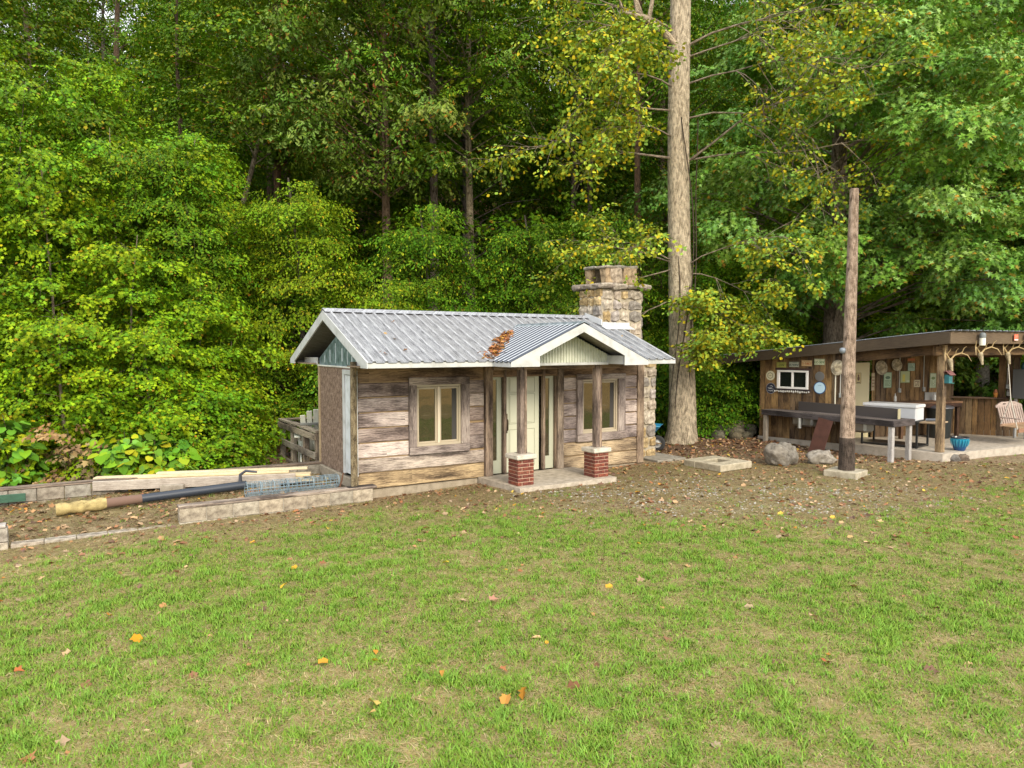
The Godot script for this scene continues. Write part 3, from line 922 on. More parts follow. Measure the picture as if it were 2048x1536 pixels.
func stone_face(chim: Node3D, o: Vector3, ux: Vector3, w: float, h: float, out: Vector3, seed: int, cell := 0.25) -> void:
	# courses of rough stones with chamfered edges on one face
	var r := RandomNumberGenerator.new()
	r.seed = seed
	var pal := [Color(0.667, 0.575, 0.471), Color(0.506, 0.460, 0.425), Color(0.690, 0.506, 0.253), Color(0.736, 0.655, 0.540), Color(0.414, 0.380, 0.345), Color(0.736, 0.564, 0.310), Color(0.667, 0.609, 0.575)]
	var y := 0.0
	while y < h - 0.05:
		var ch := minf(cell * r.randf_range(0.7, 1.3), h - y)
		if h - y - ch < 0.1: ch = h - y
		var x := 0.0
		while x < w - 0.04:
			var cw := minf(cell * r.randf_range(0.7, 1.5), w - x)
			if w - x - cw < 0.12: cw = w - x
			var g := 0.010
			var ring := []
			var j := 0.034
			for p in [[0.0, 0.16], [0.16, 0.0], [0.5, 0.0], [0.84, 0.0], [1.0, 0.16], [1.0, 0.84], [0.84, 1.0], [0.5, 1.0], [0.16, 1.0], [0.0, 0.84]]:
				ring.append(Vector2(x + g + (cw - 2 * g) * p[0] + r.randf_range(-j, j) * 0.6, y + g + (ch - 2 * g) * p[1] + r.randf_range(-j, j)))
			var mid := Vector2(x + cw * 0.5, y + ch * 0.5)
			var mb := MB.new()
			var col: Color = pal[r.randi() % 7]
			var k := r.randf_range(0.8, 1.15)
			col = Color(col.r * k, col.g * k, col.b * k)
			var lift := r.randf_range(0.03, 0.06)
			var c3 := o + ux * mid.x + Vector3(0, mid.y, 0)
			var top := []
			for q in ring:
				var s: Vector2 = mid + (q - mid) * r.randf_range(0.72, 0.88)
				top.append(ux * (s.x - mid.x) + Vector3(0, s.y - mid.y, 0) + out * (lift + r.randf_range(-0.012, 0.012)))
			var hub := out * (lift + r.randf_range(0.0, 0.02))
			for q in ring.size():
				var q2 := (q + 1) % ring.size()
				var e0: Vector3 = ux * (ring[q].x - mid.x) + Vector3(0, ring[q].y - mid.y, 0)
				var e1: Vector3 = ux * (ring[q2].x - mid.x) + Vector3(0, ring[q2].y - mid.y, 0)
				mb.poly([hub, top[q], top[q2]], out, col)
				mb.poly([e0 - out * 0.02, e1 - out * 0.02, top[q2], top[q]], (e0 + e1) * 0.5 + out * 0.05, col)
			var st := part("stone", mb, M.stone, chim)
			st.position = c3
			x += cw
		y += ch

func rough_slab(mb: MB, size: Vector3, r: RandomNumberGenerator, col: Color) -> void:
	# a broken slab: a chamfered block whose corners are knocked about
	mb.box(Transform3D.IDENTITY, size, minf(0.035, size.y * 0.3), col)
	var ns := FastNoiseLite.new()
	ns.seed = r.randi() % 9999
	ns.frequency = 2.2
	for i in mb.v.size():
		var p := mb.v[i]
		mb.v[i] = p + Vector3(ns.get_noise_3d(p.x, p.y, p.z), 0.6 * ns.get_noise_3d(p.z + 5.0, p.x, p.y), ns.get_noise_3d(p.y, p.z, p.x + 9.0)) * 0.09
	for i in range(0, mb.ix.size(), 3):
		var a := mb.v[mb.ix[i]]
		var n := (mb.v[mb.ix[i + 2]] - a).cross(mb.v[mb.ix[i + 1]] - a)
		if n.length() > 1e-9:
			for k in 3: mb.n[mb.ix[i + k]] = n.normalized()

func chimney(house: Node3D) -> void:
	var chim := sub("chimney", house)
	var x0 := 6.09
	var x1 := 7.31
	var b0 := 0.60
	var b1 := 1.46
	var yt := 4.04
	bpart("mortar", chim, M.concrete, Color(0.50, 0.44, 0.34), I(H((x0 + x1) * 0.5, (2.2 + yt) * 0.5, (b0 + b1) * 0.5)), Vector3(x1 - x0, yt - 2.2, b1 - b0), 0.02)
	bpart("mortar", chim, M.concrete, Color(0.50, 0.44, 0.34), I(H(7.28, 1.15, 1.05)), Vector3(0.88, 2.6, 1.02), 0.02)
	stone_face(chim, H(x0, 2.62, b0), Vector3(1, 0, 0), x1 - x0, yt - 2.62, Vector3(0, 0, 1), 11, 0.27)
	stone_face(chim, H(x0, 2.62, b1), Vector3(0, 0, 1), b1 - b0, yt - 2.62, Vector3(-1, 0, 0), 12, 0.26)
	stone_face(chim, H(x1, 2.62, b0), Vector3(0, 0, -1), b1 - b0, yt - 2.62, Vector3(1, 0, 0), 13, 0.27)
	stone_face(chim, H(x0, 2.62, b1), Vector3(1, 0, 0), x1 - x0, yt - 2.62, Vector3(0, 0, -1), 14, 0.30)
	stone_face(chim, H(6.86, 0.0, 0.54), Vector3(1, 0, 0), 0.86, 2.45, Vector3(0, 0, 1), 15, 0.27)
	stone_face(chim, H(7.72, 0.0, 0.54), Vector3(0, 0, -1), 1.02, 2.45, Vector3(1, 0, 0), 16, 0.28)
	# flat stones of the shelf
	var r := RandomNumberGenerator.new()
	r.seed = 5
	var ex := 0.13
	for e in [[Vector3(x0 - ex, yt + 0.06, -(b0 - ex)), Vector3(1, 0, 0), x1 - x0 + 2 * ex, Vector3(0, 0, -0.5)], [Vector3(x0 - ex, yt + 0.061, -(b1 + ex)), Vector3(1, 0, 0), x1 - x0 + 2 * ex, Vector3(0, 0, 0.5)], [Vector3(x0 - ex, yt + 0.059, -b1 - ex), Vector3(0, 0, 1), b1 - b0 + 2 * ex, Vector3(0.5, 0, 0)]]:
		var x := 0.0
		while x < e[2] - 0.1:
			var w := minf(r.randf_range(0.24, 0.46), e[2] - x)
			if e[2] - x - w < 0.15: w = e[2] - x
			var mb := MB.new()
			var c: Vector3 = e[0] + e[1] * (x + w * 0.5) + e[3] * 0.5
			rough_slab(mb, Vector3(absf(e[1].x) * w + absf(e[3].x) + 0.02, 0.09 + r.randf() * 0.035, absf(e[1].z) * w + absf(e[3].z) + 0.02), r, [Color(0.42, 0.37, 0.31), Color(0.54, 0.48, 0.40), Color(0.44, 0.38, 0.32)][r.randi() % 3])
			var s := part("capstone", mb, M.stone, chim)
			s.position = c
			x += w
	# hood: slabs on edge round the flue, with an opening to the left, and a flat top
	var hb := yt + 0.12
	for q in [[6.54, 0.70, 0.22, 0.21], [6.94, 0.70, 0.24, 0.25], [6.32, 0.74, 0.11, 0.24], [6.30, 1.32, 0.12, 0.22], [7.12, 1.05, 0.10, 0.24], [6.70, 1.36, 0.34, 0.22], [6.75, 1.02, 0.10, 0.10]]:
		var mb := MB.new()
		rough_slab(mb, Vector3(q[2] * 1.75, q[3] * 1.75, 0.22), r, [Color(0.60, 0.50, 0.39), Color(0.62, 0.47, 0.30), Color(0.54, 0.46, 0.38)][r.randi() % 3])
		var s := part("hood_stone", mb, M.stone, chim)
		s.position = H(q[0], hb + 0.19, q[1])
	for q in [[6.40, 0.82, 0.24, 0.20], [6.80, 0.78, 0.24, 0.18], [7.06, 0.80, 0.14, 0.22], [6.36, 1.22, 0.22, 0.22], [6.78, 1.25, 0.26, 0.24], [7.06, 1.2, 0.14, 0.2]]:
		var mb := MB.new()
		rough_slab(mb, Vector3(q[2] * 1.9, 0.075, q[3] * 1.9), r, [Color(0.52, 0.47, 0.39), Color(0.62, 0.56, 0.45), Color(0.44, 0.42, 0.37)][r.randi() % 3])
		var s := part("hood_top", mb, M.stone, chim)
		s.position = H(q[0], hb + 0.40, q[1])
	# white flashing
	var fl := MB.new()
	var wc := Color(0.60, 0.61, 0.62)
	fl.prism([H(6.04, 3.19, 0.52), H(6.04, 3.36, 1.143), H(6.04, 3.50, 1.143), H(6.04, 3.32, 0.52)], Vector3(-0.03, 0, 0), wc)
	fl.box(I(H(6.44, 3.21, 0.51)), Vector3(0.80, 0.10, 0.03), 0.004, wc)
	fl.box(R(H(6.44, 3.135, 0.42), Vector3(0.38, 0, 0)), Vector3(0.86, 0.012, 0.2), 0.002, wc)
	part("flashing", fl, M.paint, chim)


# ---------------------------------------------------------------- the wood
var SP := {}

func sprays() -> void:
	var yel := [Color(0.42, 0.36, 0.015), Color(0.44, 0.30, 0.02), Color(0.38, 0.37, 0.02)]
	var red := [Color(0.34, 0.09, 0.03), Color(0.30, 0.13, 0.05), Color(0.36, 0.17, 0.03)]
	for k in 2:
		SP["beech%d" % k] = spray("oval", 30, 0.66, 0.085, [Color(0.125, 0.24, 0.012), Color(0.17, 0.285, 0.014), Color(0.09, 0.195, 0.012)], [Color(0.33, 0.34, 0.02), Color(0.36, 0.25, 0.02)], 0.045, k * 7)
		SP["gold%d" % k] = spray("oval", 30, 0.64, 0.078, [Color(0.20, 0.30, 0.012), Color(0.15, 0.255, 0.012), Color(0.25, 0.33, 0.014)], yel, 0.035, k * 7)
		SP["thicket%d" % k] = spray("maple", 28, 0.60, 0.088, [Color(0.20, 0.35, 0.014), Color(0.285, 0.41, 0.014), Color(0.14, 0.285, 0.02)], yel + [Color(0.42, 0.24, 0.04)], 0.04, k * 5)
		SP["star%d" % k] = spray("star", 20, 0.62, 0.135, [Color(0.225, 0.40, 0.065), Color(0.17, 0.335, 0.04), Color(0.31, 0.48, 0.13)], [Color(0.36, 0.42, 0.03), Color(0.42, 0.28, 0.04)], 0.055, k * 5)
		SP["tulip%d" % k] = spray("tulip", 9, 0.5, 0.105, [Color(0.29, 0.42, 0.05), Color(0.22, 0.36, 0.05), Color(0.38, 0.45, 0.04)], [Color(0.50, 0.40, 0.02), Color(0.50, 0.26, 0.03)], 0.15, k * 3)
		SP["oak%d" % k] = spray("oak", 18, 0.55, 0.125, [Color(0.18, 0.28, 0.035), Color(0.215, 0.30, 0.06), Color(0.14, 0.25, 0.02)], red + [Color(0.42, 0.17, 0.14)], 0.05, k * 5)
		SP["dark%d" % k] = spray("maple", 28, 0.85, 0.118, [Color(0.125, 0.225, 0.010), Color(0.175, 0.27, 0.012), Color(0.095, 0.185, 0.012)], [Color(0.34, 0.32, 0.02), Color(0.38, 0.18, 0.03)], 0.04, k * 5)
		SP["big%d" % k] = spray("round", 8, 0.5, 0.185, [Color(0.16, 0.33, 0.03), Color(0.23, 0.38, 0.02), Color(0.15, 0.30, 0.05)], yel, 0.12, k * 3)
		SP["brown%d" % k] = spray("maple", 12, 0.4, 0.12, [Color(0.36, 0.20, 0.09), Color(0.42, 0.26, 0.12), Color(0.26, 0.15, 0.08)], yel, 0.12, k * 3)

func bough(xs: Array, cs: Array, at: Vector3, rad: float, n: int, tint: Color, scale: float, out_yaw: float, thick := 0.22, droop := 0.5) -> void:
	for i in n:
		var r := sqrt(rng.randf()) * rad
		var a := rng.randf() * TAU
		var q := r / maxf(rad, 0.01)
		var p := at + Vector3(r * cos(a), rng.randfn() * thick * rad * 0.6 - q * q * rad * 0.28 * droop, r * sin(a))
		var yaw := -a + rng.randf_range(-0.7, 0.7)
		if rng.randf() < 0.35: yaw = out_yaw + rng.randf_range(-0.8, 0.8)
		var bs := Basis(Vector3.UP, yaw) * Basis(Vector3(0, 0, 1), -rng.randf_range(0.0, 0.5 + 0.5 * q) * droop * 1.6 + 0.1) * Basis(Vector3(1, 0, 0), rng.randf_range(-0.5, 0.5))
		bs = bs.scaled(Vector3.ONE * scale * rng.randf_range(0.75, 1.2))
		xs.append(Transform3D(bs, p))
		var k := rng.randf_range(0.80, 1.0)
		cs.append(Color(tint.r * k * rng.randf_range(0.86, 1.1), tint.g * k, tint.b * k))

func curve_at(pts: Array, f: float) -> Vector3:
	var x := clampf(f, 0, 0.9999) * (pts.size() - 1)
	return pts[int(x)].lerp(pts[int(x) + 1], x - int(x))

# spec keys: h height, r radius, lean Vector2, bend, bark colour, kind, boughs, per (sprays in each), cr crown radius, c0 and c1 crown from/to as shares of the height,
# pr pad radius, sc spray scale, tint, mat, side (world angle the boughs favour)
func tree(called: String, label: String, category: String, at: Vector2, s: Dictionary, group := "") -> Node3D:
	var base := V(at.x, gy(at.x, at.y) - 0.06, at.y)
	var t := thing(called, label, category, I(base), group)
	var h: float = s.h
	var r0: float = s.r
	var lean: Vector2 = s.get("lean", Vector2.ZERO)
	var bend: float = s.get("bend", 0.02)
	var pts := []
	var rad := []
	var nseg := 9
	var ph := rng.randf() * TAU
	for i in nseg + 1:
		var f := float(i) / nseg
		f = f * f * 0.4 + f * 0.6
		pts.append(Vector3(lean.x * f + bend * h * sin(f * 5.0 + ph) * f, h * f, -lean.y * f + bend * h * cos(f * 4.0 + ph * 2.0) * f))
		rad.append(maxf(r0 * (1.0 - 0.80 * f) * (1.0 + 0.35 * exp(-f * h * 2.2)), 0.008))
	var tb := MB.new()
	tb.tube(pts, rad, 7 if r0 < 0.06 else 12, s.get("bark", Color(0.17, 0.125, 0.09)), true, 1.0, 0.14, fine_noise)
	part("trunk", tb, s.get("tmat", M.bark), t)
	var xs := [[], []]
	var cs := [[], []]
	var br := MB.new()
	var kind: String = s.kind
	var tint: Color = s.get("tint", Color(1, 1, 1))
	var side = s.get("side", null)
	for i in int(s.boughs):
		var f: float = lerpf(s.c0, s.c1, (i + rng.randf()) / s.boughs)
		var cf: float = (f - s.c0) / maxf(s.c1 - s.c0, 0.01)
		var prof: float = sin(PI * clampf(0.18 + 0.78 * cf, 0, 1)) if not s.get("cone", false) else 1.0 - 0.8 * cf
		var a := i * 2.399 + rng.randf_range(-0.5, 0.5)
		if side != null and rng.randf() < 0.6: a = side + rng.randf_range(-1.2, 1.2)
		if s.get("scatter", false): prof = (1.15 - 0.75 * cf) * rng.randf_range(0.55, 1.25)
		var rr: float = s.cr * prof * sqrt(rng.randf_range(0.12, 1.0))
		var root := curve_at(pts, clampf(f - 0.10 * rr / s.cr, 0.03, 1.0))
		var tip: Vector3 = curve_at(pts, f) + Vector3(cos(a) * rr, rng.randf_range(-0.3, 0.3) * s.get("vs", 1.0), -sin(a) * rr)
		if s.has("clear") and absf(tip.x) < 1.35 and tip.y < s.clear and tip.z > -1.0: continue
		if s.has("keep_above") and tip.y + base.y < s.keep_above + 0.6 * s.pr and base.z + tip.z > -22.6: continue
		var mid := root.lerp(tip, 0.55) + Vector3(0, rr * 0.10, 0)
		var lr: float = clampf(r0 * 0.2 * (1.0 - 0.6 * cf), 0.006, 0.034)
		if rr > 0.35: br.tube([root, mid, tip], [lr, lr * 0.6, lr * 0.25], 5, s.get("bark", Color(0.17, 0.125, 0.09)) * 0.9, false)
		var k := i % 2
		var tk := tint
		var cl := rng.randf_range(0.80, 1.0)
		tk = Color(tint.r * cl * rng.randf_range(0.85, 1.1), tint.g * cl, tint.b * cl)
		bough(xs[k], cs[k], tip, s.pr * rng.randf_range(0.7, 1.25), int(s.per * rng.randf_range(0.7, 1.3)), tk, s.get("sc", 1.0), a, s.get("thick", 0.22), s.get("droop", 0.6))
	if br.ix.size(): part("branches", br, M.bark, t)
	for k in 2:
		if xs[k].size(): many("crown", SP[kind + str(k)], s.get("mat", M.leaf), xs[k], cs[k], t)
	return t

func twig(br: MB, xs: Array, cs: Array, from: Vector3, dir: Vector3, length: float, rad: float, depth: int, col: Color, leafy: float, sag: float) -> void:
	var pts := [from]
	var rr := [rad]
	var p := from
	var d := dir.normalized()
	var n := 5
	for i in n:
		d = (d + Vector3(rng.randf_range(-0.22, 0.22), rng.randf_range(-0.16, 0.16) - sag * 0.12, rng.randf_range(-0.22, 0.22))).normalized()
		p += d * length / n
		pts.append(p)
		rr.append(rad * (1.0 - 0.8 * (i + 1.0) / n))
		if depth > 0 and i > 0:
			for q in (2 if rng.randf() < 0.65 else 1):
				var sd := d.rotated(Vector3(rng.randfn(), rng.randfn(), rng.randfn()).normalized(), rng.randf_range(0.5, 1.1))
				twig(br, xs, cs, p, sd + Vector3(0, -0.1 * sag, 0), length * rng.randf_range(0.34, 0.6), rad * 0.45, depth - 1, col, leafy, sag)
		if depth <= (1 if i % 2 else 0) and rng.randf() < leafy * 0.62:
			xs.append(Transform3D(Basis.from_euler(Vector3(rng.randf_range(-0.6, 0.6), rng.randf() * TAU, rng.randf_range(-0.9, 0.2))).scaled(Vector3.ONE * rng.randf_range(0.7, 1.05)), p))
			var k := rng.randf_range(0.75, 1.0)
			cs.append(Color(k, k, k))
	br.tube(pts, rr, 5, col, false)

func tulip_tree() -> void:
	var t := thing("tulip_tree", "tall pale trunked tree with sparse yellowing leaves right of the stone chimney", "tree", I(V(4.62, gy(4.62, 19.6) - 0.05, 19.6)))
	var bark := Color(1.0, 0.87, 0.67)
	var tb := MB.new()
	var pts := []
	var rad := []
	for q in [[0.0, 0.0, 0.45], [0.02, 0.35, 0.395], [0.02, 1.0, 0.36], [0.0, 2.2, 0.335], [-0.05, 3.6, 0.315], [-0.10, 5.2, 0.298], [-0.15, 7.0, 0.295], [-0.17, 8.6, 0.285], [-0.17, 10.2, 0.275], [-0.15, 12.0, 0.26], [0.02, 14.5, 0.22], [0.1, 18.0, 0.15], [0.2, 22.0, 0.06]]:
		pts.append(Vector3(q[0], q[1], 0)); rad.append(q[2])
	# the bark is one colour, so its grain must come from the material
	tb.tube(pts, rad, 22, bark, true, 1.0, 0.10, fine_noise, 0.10)
	part("trunk", tb, M.bark, t)
	var br := MB.new()
	var xs := []
	var cs := []
	var bc := Color(0.60, 0.51, 0.41)
	# a bare broken limb with three risers
	br.tube([Vector3(-0.2, 10.5, 0.1), Vector3(-0.65, 10.9, 0.2), Vector3(-1.15, 11.2, 0.3), Vector3(-1.8, 11.35, 0.35)], [0.11, 0.095, 0.085, 0.045], 9, Color(0.80, 0.68, 0.5))
	for q in [[-1.2, 11.2, -1.85, 13.2, 0.05], [-1.05, 11.15, -0.55, 13.3, 0.06], [-1.3, 11.2, -1.55, 12.9, 0.065], [-1.7, 11.3, -2.0, 12.7, 0.03]]:
		br.tube([Vector3(q[0], q[1], 0.3), Vector3((q[0] + q[2]) * 0.5 - 0.06, (q[1] + q[3]) * 0.5, 0.3), Vector3(q[2], q[3], 0.25)], [q[4], q[4] * 0.8, q[4] * 0.6], 7, Color(0.66, 0.56, 0.42), false)
	# limbs: start height, direction, length, thickness, leafiness, sag
	for q in [[8.2, -1, 0.10, 0.5, 2.6, 0.045, 0.75, 0.6], [7.2, -1, 0.15, 0.7, 2.9, 0.045, 0.8, 0.9], [6.6, -1, 0.25, 0.3, 3.0, 0.05, 0.75, 0.7], [5.35, -1, 0.12, 0.25, 3.6, 0.06, 0.6, 0.1],
			[7.6, -0.8, 0.2, 0.9, 2.4, 0.04, 0.85, 0.8], [4.7, -0.9, -0.25, 0.7, 2.6, 0.03, 0.45, 0.9], [4.95, -1, 0.22, 0.5, 2.8, 0.035, 0.7, 0.8], [4.9, -0.9, 0.4, 0.3, 2.6, 0.035, 0.7, 0.6], [4.8, 0.9, 0.4, 0.4, 2.8, 0.035, 0.5, 0.8], [3.9, -0.9, -0.15, 0.5, 2.2, 0.03, 0.5, 0.7], [5.9, -0.9, 0.3, 0.7, 2.6, 0.04, 0.7, 0.9],
			[5.3, 1, 0.02, 0.2, 4.2, 0.05, 0.35, 0.0], [5.25, 0.9, 0.55, 0.4, 4.4, 0.06, 0.35, 0.2], [6.4, 1, 0.25, 0.5, 3.6, 0.045, 0.4, 1.0], [7.3, 1, 0.3, 0.5, 3.4, 0.045, 0.5, 1.1], [8.0, 1, 0.35, 0.5, 3.2, 0.045, 0.5, 0.9],
			[4.6, 1, 0.1, 0.6, 2.2, 0.03, 0.65, 0.6], [3.7, 1, 0.05, 0.6, 1.8, 0.03, 0.7, 0.4], [3.0, 0.9, 0.1, 0.8, 1.1, 0.025, 0.75, 0.3], [9.4, 1, 0.5, 0.4, 3.4, 0.06, 0.5, 0.6], [9.8, -1, 0.6, 0.4, 3.0, 0.06, 0.5, 0.5],
			[3.0, 0.2, -0.1, 1.0, 1.3, 0.025, 0.8, 0.6], [4.2, 0.1, 0.0, 1.0, 1.2, 0.02, 0.6, 0.6], [10.8, 0.9, 0.5, -0.3, 3.5, 0.07, 0.6, 0.3], [11.2, -0.9, 0.5, -0.3, 3.5, 0.07, 0.6, 0.3]]:
		twig(br, xs, cs, Vector3(signf(q[1]) * 0.2 - 0.15, q[0] + (2.3 if q[0] > 5.0 and q[0] < 9.0 else (1.2 if q[0] > 9.0 else 0.0)), 0.08), Vector3(q[1], q[2], q[3]), q[4] * 0.92, q[5] * 0.62, 2, bc, q[6], q[7])
	# vines on the trunk
	for k in 3:
		var vp := []
		var vr := []
		for i in 14:
			var y := 0.6 + i * 0.62
			var a := 0.5 + k * 1.1 + 0.7 * sin(y * 0.7 + k)
			vp.append(Vector3(cos(a) * 0.34, y, sin(a) * 0.34)); vr.append(0.016)
		br.tube(vp, vr, 5, Color(0.16, 0.12, 0.09), false)
	part("branches", br, M.bark, t)
	for k in 2:
		var xk := []
		var ck := []
		for i in range(k, xs.size(), 2):
			xk.append(xs[i]); ck.append(cs[i])
		many("crown", SP["tulip%d" % k], M.leaf, xk, ck, t)

func forest() -> void:
	sprays()
	rng.seed = 99
	tulip_tree()
	var brown := Color(0.20, 0.135, 0.085)
	var greyb := Color(0.22, 0.19, 0.175)
	var tanb := Color(0.27, 0.215, 0.14)
	# the sweetgum behind the pavilion, its boughs hanging over the roof
	tree("sweetgum_tree", "large tree with star shaped blue green leaves rising behind the pavilion", "tree", Vector2(10.75, 24.2), {h = 22.0, r = 0.36, bark = Color(0.46, 0.37, 0.28), kind = "star", boughs = 230, per = 34, cr = 6.2, c0 = 0.13, c1 = 0.88, pr = 1.0, keep_above = 3.7, clear = 5.6, sc = 1.0, mat = M.gloss, side = -PI * 0.5, bend = 0.006, vs = 2.0, droop = 0.9, tint = Color(1, 1, 1)})
	# trunks that can be told apart behind the cabin
	tree("forest_tree", "reddish brown trunk of an oak with grey green lower boughs, left of centre", "tree", Vector2(-4.35, 26.5), {h = 20.0, r = 0.20, bark = Color(0.42, 0.29, 0.19), kind = "oak", boughs = 70, per = 30, cr = 5.0, c0 = 0.47, c1 = 0.95, pr = 1.1, lean = Vector2(-0.8, 0.3), mat = M.gloss, side = -PI * 0.6, vs = 2.0, droop = 1.0, sc = 1.1}, "trunks behind the cabin")
	tree("forest_tree", "straight grey trunk, second of the three trunks above the tin roof", "tree", Vector2(-2.95, 27.5), {h = 22.0, r = 0.20, bark = Color(0.36, 0.30, 0.27), kind = "dark", boughs = 42, per = 22, cr = 4.4, c0 = 0.60, c1 = 0.96, pr = 1.3, bend = 0.004}, "trunks behind the cabin")
	tree("forest_tree", "forked mossy trunk left of the chimney, third of the three trunks above the tin roof", "tree", Vector2(-1.5, 27.0), {h = 19.0, r = 0.18, bark = Color(0.44, 0.38, 0.26), kind = "beech", boughs = 50, per = 26, cr = 4.6, c0 = 0.58, c1 = 0.96, pr = 1.1, bend = 0.012}, "trunks behind the cabin")
	tree("forest_tree", "slim reddish trunk standing close behind the pale tulip tree", "tree", Vector2(4.6, 26.5), {h = 18.0, r = 0.17, bark = Color(0.25, 0.15, 0.09), kind = "beech", boughs = 36, per = 22, cr = 3.4, c0 = 0.62, c1 = 0.96, pr = 1.1, bend = 0.01}, "trunks behind the cabin")
	tree("forest_tree", "slim brown trunk rising from the thicket left of the cabin roof", "tree", Vector2(-9.0, 28.0), {h = 19.0, r = 0.19, bark = Color(0.27, 0.16, 0.09), kind = "dark", boughs = 44, per = 20, cr = 4.0, c0 = 0.5, c1 = 0.96, pr = 1.2, bend = 0.006}, "trunks behind the cabin")
	tree("leaning_tree", "pale dead trunk leaning to the right high in the thicket", "tree", Vector2(-11.6, 27.0), {h = 12.0, r = 0.16, bark = Color(0.48, 0.41, 0.30), kind = "dark", boughs = 12, per = 16, cr = 2.4, c0 = 0.75, c1 = 1.0, pr = 1.0, lean = Vector2(3.2, 0.0), bend = 0.004})
	tree("birch_tree", "white barked slim trunk seen through the pavilion opening", "tree", Vector2(16.45, 25.2), {h = 17.0, r = 0.235, bark = Color(0.80, 0.75, 0.70), tmat = M.stone, kind = "star", boughs = 50, per = 26, cr = 4.0, c0 = 0.55, c1 = 0.96, pr = 1.1, mat = M.gloss, bend = 0.0, side = -PI * 0.5, vs = 1.6, droop = 0.8, keep_above = 3.6})
	for q in [[2.6, 31.0, "first of the twin thin trunks high above the chimney"], [3.4, 31.6, "second of the twin thin trunks high above the chimney"]]:
		tree("forest_tree", q[2], "tree", Vector2(q[0], q[1]), {h = 20.0, r = 0.15, bark = Color(0.32, 0.25, 0.21), kind = "dark", boughs = 30, per = 20, cr = 3.2, c0 = 0.5, c1 = 0.96, pr = 1.3, bend = 0.006}, "twin trunks above the chimney")
	# layered beeches at the foot of the slope
	var bl := ["layered beech with drooping boughs close behind the cabin's left gable", "layered beech behind the middle of the tin roof", "layered beech just left of the stone chimney", "layered beech between the chimney and the tulip tree", "dark beech in the gap between tulip tree and pavilion", "beech with yellowing tips over the lumber pile", "beech behind the wooden deck rail"]
	var bp := [Vector2(-6.3, 21.8), Vector2(-2.6, 22.0), Vector2(0.6, 22.6), Vector2(2.8, 23.4), Vector2(6.6, 23.6), Vector2(-8.8, 20.6), Vector2(-3.0, 20.8)]
	for i in bp.size():
		var gold := i in [0, 6]
		tree("beech_tree", bl[i], "tree", bp[i], {h = [7.6, 6.8, 6.6, 6.8, 7.2, 8.0, 4.8][i], r = [0.11, 0.10, 0.12, 0.09, 0.10, 0.09, 0.05][i], bark = Color(0.27, 0.235, 0.19), kind = "gold" if gold else "beech", boughs = 74 if i < 6 else 40, per = 26, cr = [3.1, 3.2, 3.2, 2.6, 2.8, 2.8, 1.9][i], c0 = 0.06, c1 = 0.98, pr = 0.75, lean = Vector2(rng.randf_range(-0.8, 0.4), -0.8), bend = 0.03, thick = 0.14, droop = 0.8, cone = true, tint = Color(0.95, 0.98, 0.9)}, "layered beeches at the foot of the slope")
	# saplings of the thicket on the left
	var sp := [Vector2(-13.6, 17.2), Vector2(-12.2, 16.4), Vector2(-11.2, 17.6), Vector2(-10.1, 16.2), Vector2(-9.3, 17.8), Vector2(-8.4, 16.6), Vector2(-8.0, 18.4), Vector2(-12.9, 19.4), Vector2(-10.6, 19.6), Vector2(-7.3, 18.6), Vector2(-14.8, 19.0), Vector2(-8.9, 20.4), Vector2(-14.2, 15.4)]
	var sh := [8.6, 4.4, 7.4, 3.6, 5.6, 3.2, 4.4, 9.8, 8.6, 3.0, 10.2, 8.4, 5.0]
	var sd := ["tallest sapling at the left edge of the picture", "yellow green maple sapling behind the left end of the block wall", "tall sapling left of the lumber pile", "low bushy maple sapling above the left end of the lumber", "bright maple sapling behind the middle of the lumber pile", "low bright maple sapling behind the lumber pile", "sapling left of the wooden deck", "tall blue green sapling on the far left slope", "tall sapling on the slope above the lumber", "low sapling beside the deck's corner post", "tall dark sapling on the far left edge", "sapling with orange leaves on the slope left of the roof", "bushy sapling at the far left end of the back wall"]
	for i in sp.size():
		tree("maple_sapling", sd[i], "sapling", sp[i], {h = sh[i], r = 0.05, bark = Color(0.58, 0.49, 0.38), kind = "thicket", boughs = int(8 + sh[i] * 5.2), per = 17, cr = 1.3 + sh[i] * 0.07, c0 = 0.08, c1 = 1.0, pr = 0.62, bend = 0.02, thick = 0.2, tint = [Color(0.8, 0.9, 1), Color(1, 1, 0.9), Color(0.92, 0.96, 0.9), Color(1, 0.97, 0.8), Color(1, 1, 0.9), Color(1, 1, 0.8), Color(0.95, 1, 0.9), Color(0.7, 0.82, 0.9), Color(0.9, 0.96, 1), Color(0.95, 0.95, 0.9), Color(0.66, 0.76, 0.8), Color(0.85, 0.92, 0.9), Color(0.8, 0.9, 0.9)][i], droop = 0.8, scatter = true}, "saplings of the left thicket")
	# right hand brush
	var rp := [Vector2(13.2, 27.4), Vector2(15.0, 28.4), Vector2(18.6, 23.4), Vector2(19.8, 23.6), Vector2(7.0, 23.4), Vector2(18.6, 26.5)]
	var rd := ["leafy maple behind the pavilion's back corner post", "bushy maple right of the pale trunk behind the pavilion", "tall bright maple at the right edge behind the pavilion", "tall maple beyond the pavilion at the far right", "dark bush like maple between the sweetgum and the pavilion's left end", "tall yellow green maple high at the right edge"]
	for i in rp.size():
		tree("maple_tree", rd[i], "tree", rp[i], {h = [8.5, 9.5, 12.0, 13.0, 5.5, 16.0][i], r = 0.09, bark = tanb, kind = "star" if i in [2, 3] else "thicket", boughs = [70, 76, 100, 100, 46, 90][i], per = 24, cr = [2.4, 2.6, 3.2, 3.6, 2.0, 4.0][i], c0 = 0.05, c1 = 1.0, pr = 0.8, bend = 0.02, thick = 0.3, mat = M.gloss if i in [2, 3] else M.leaf, tint = Color(0.95, 0.97, 0.9), droop = 0.8}, "maples behind the pavilion")
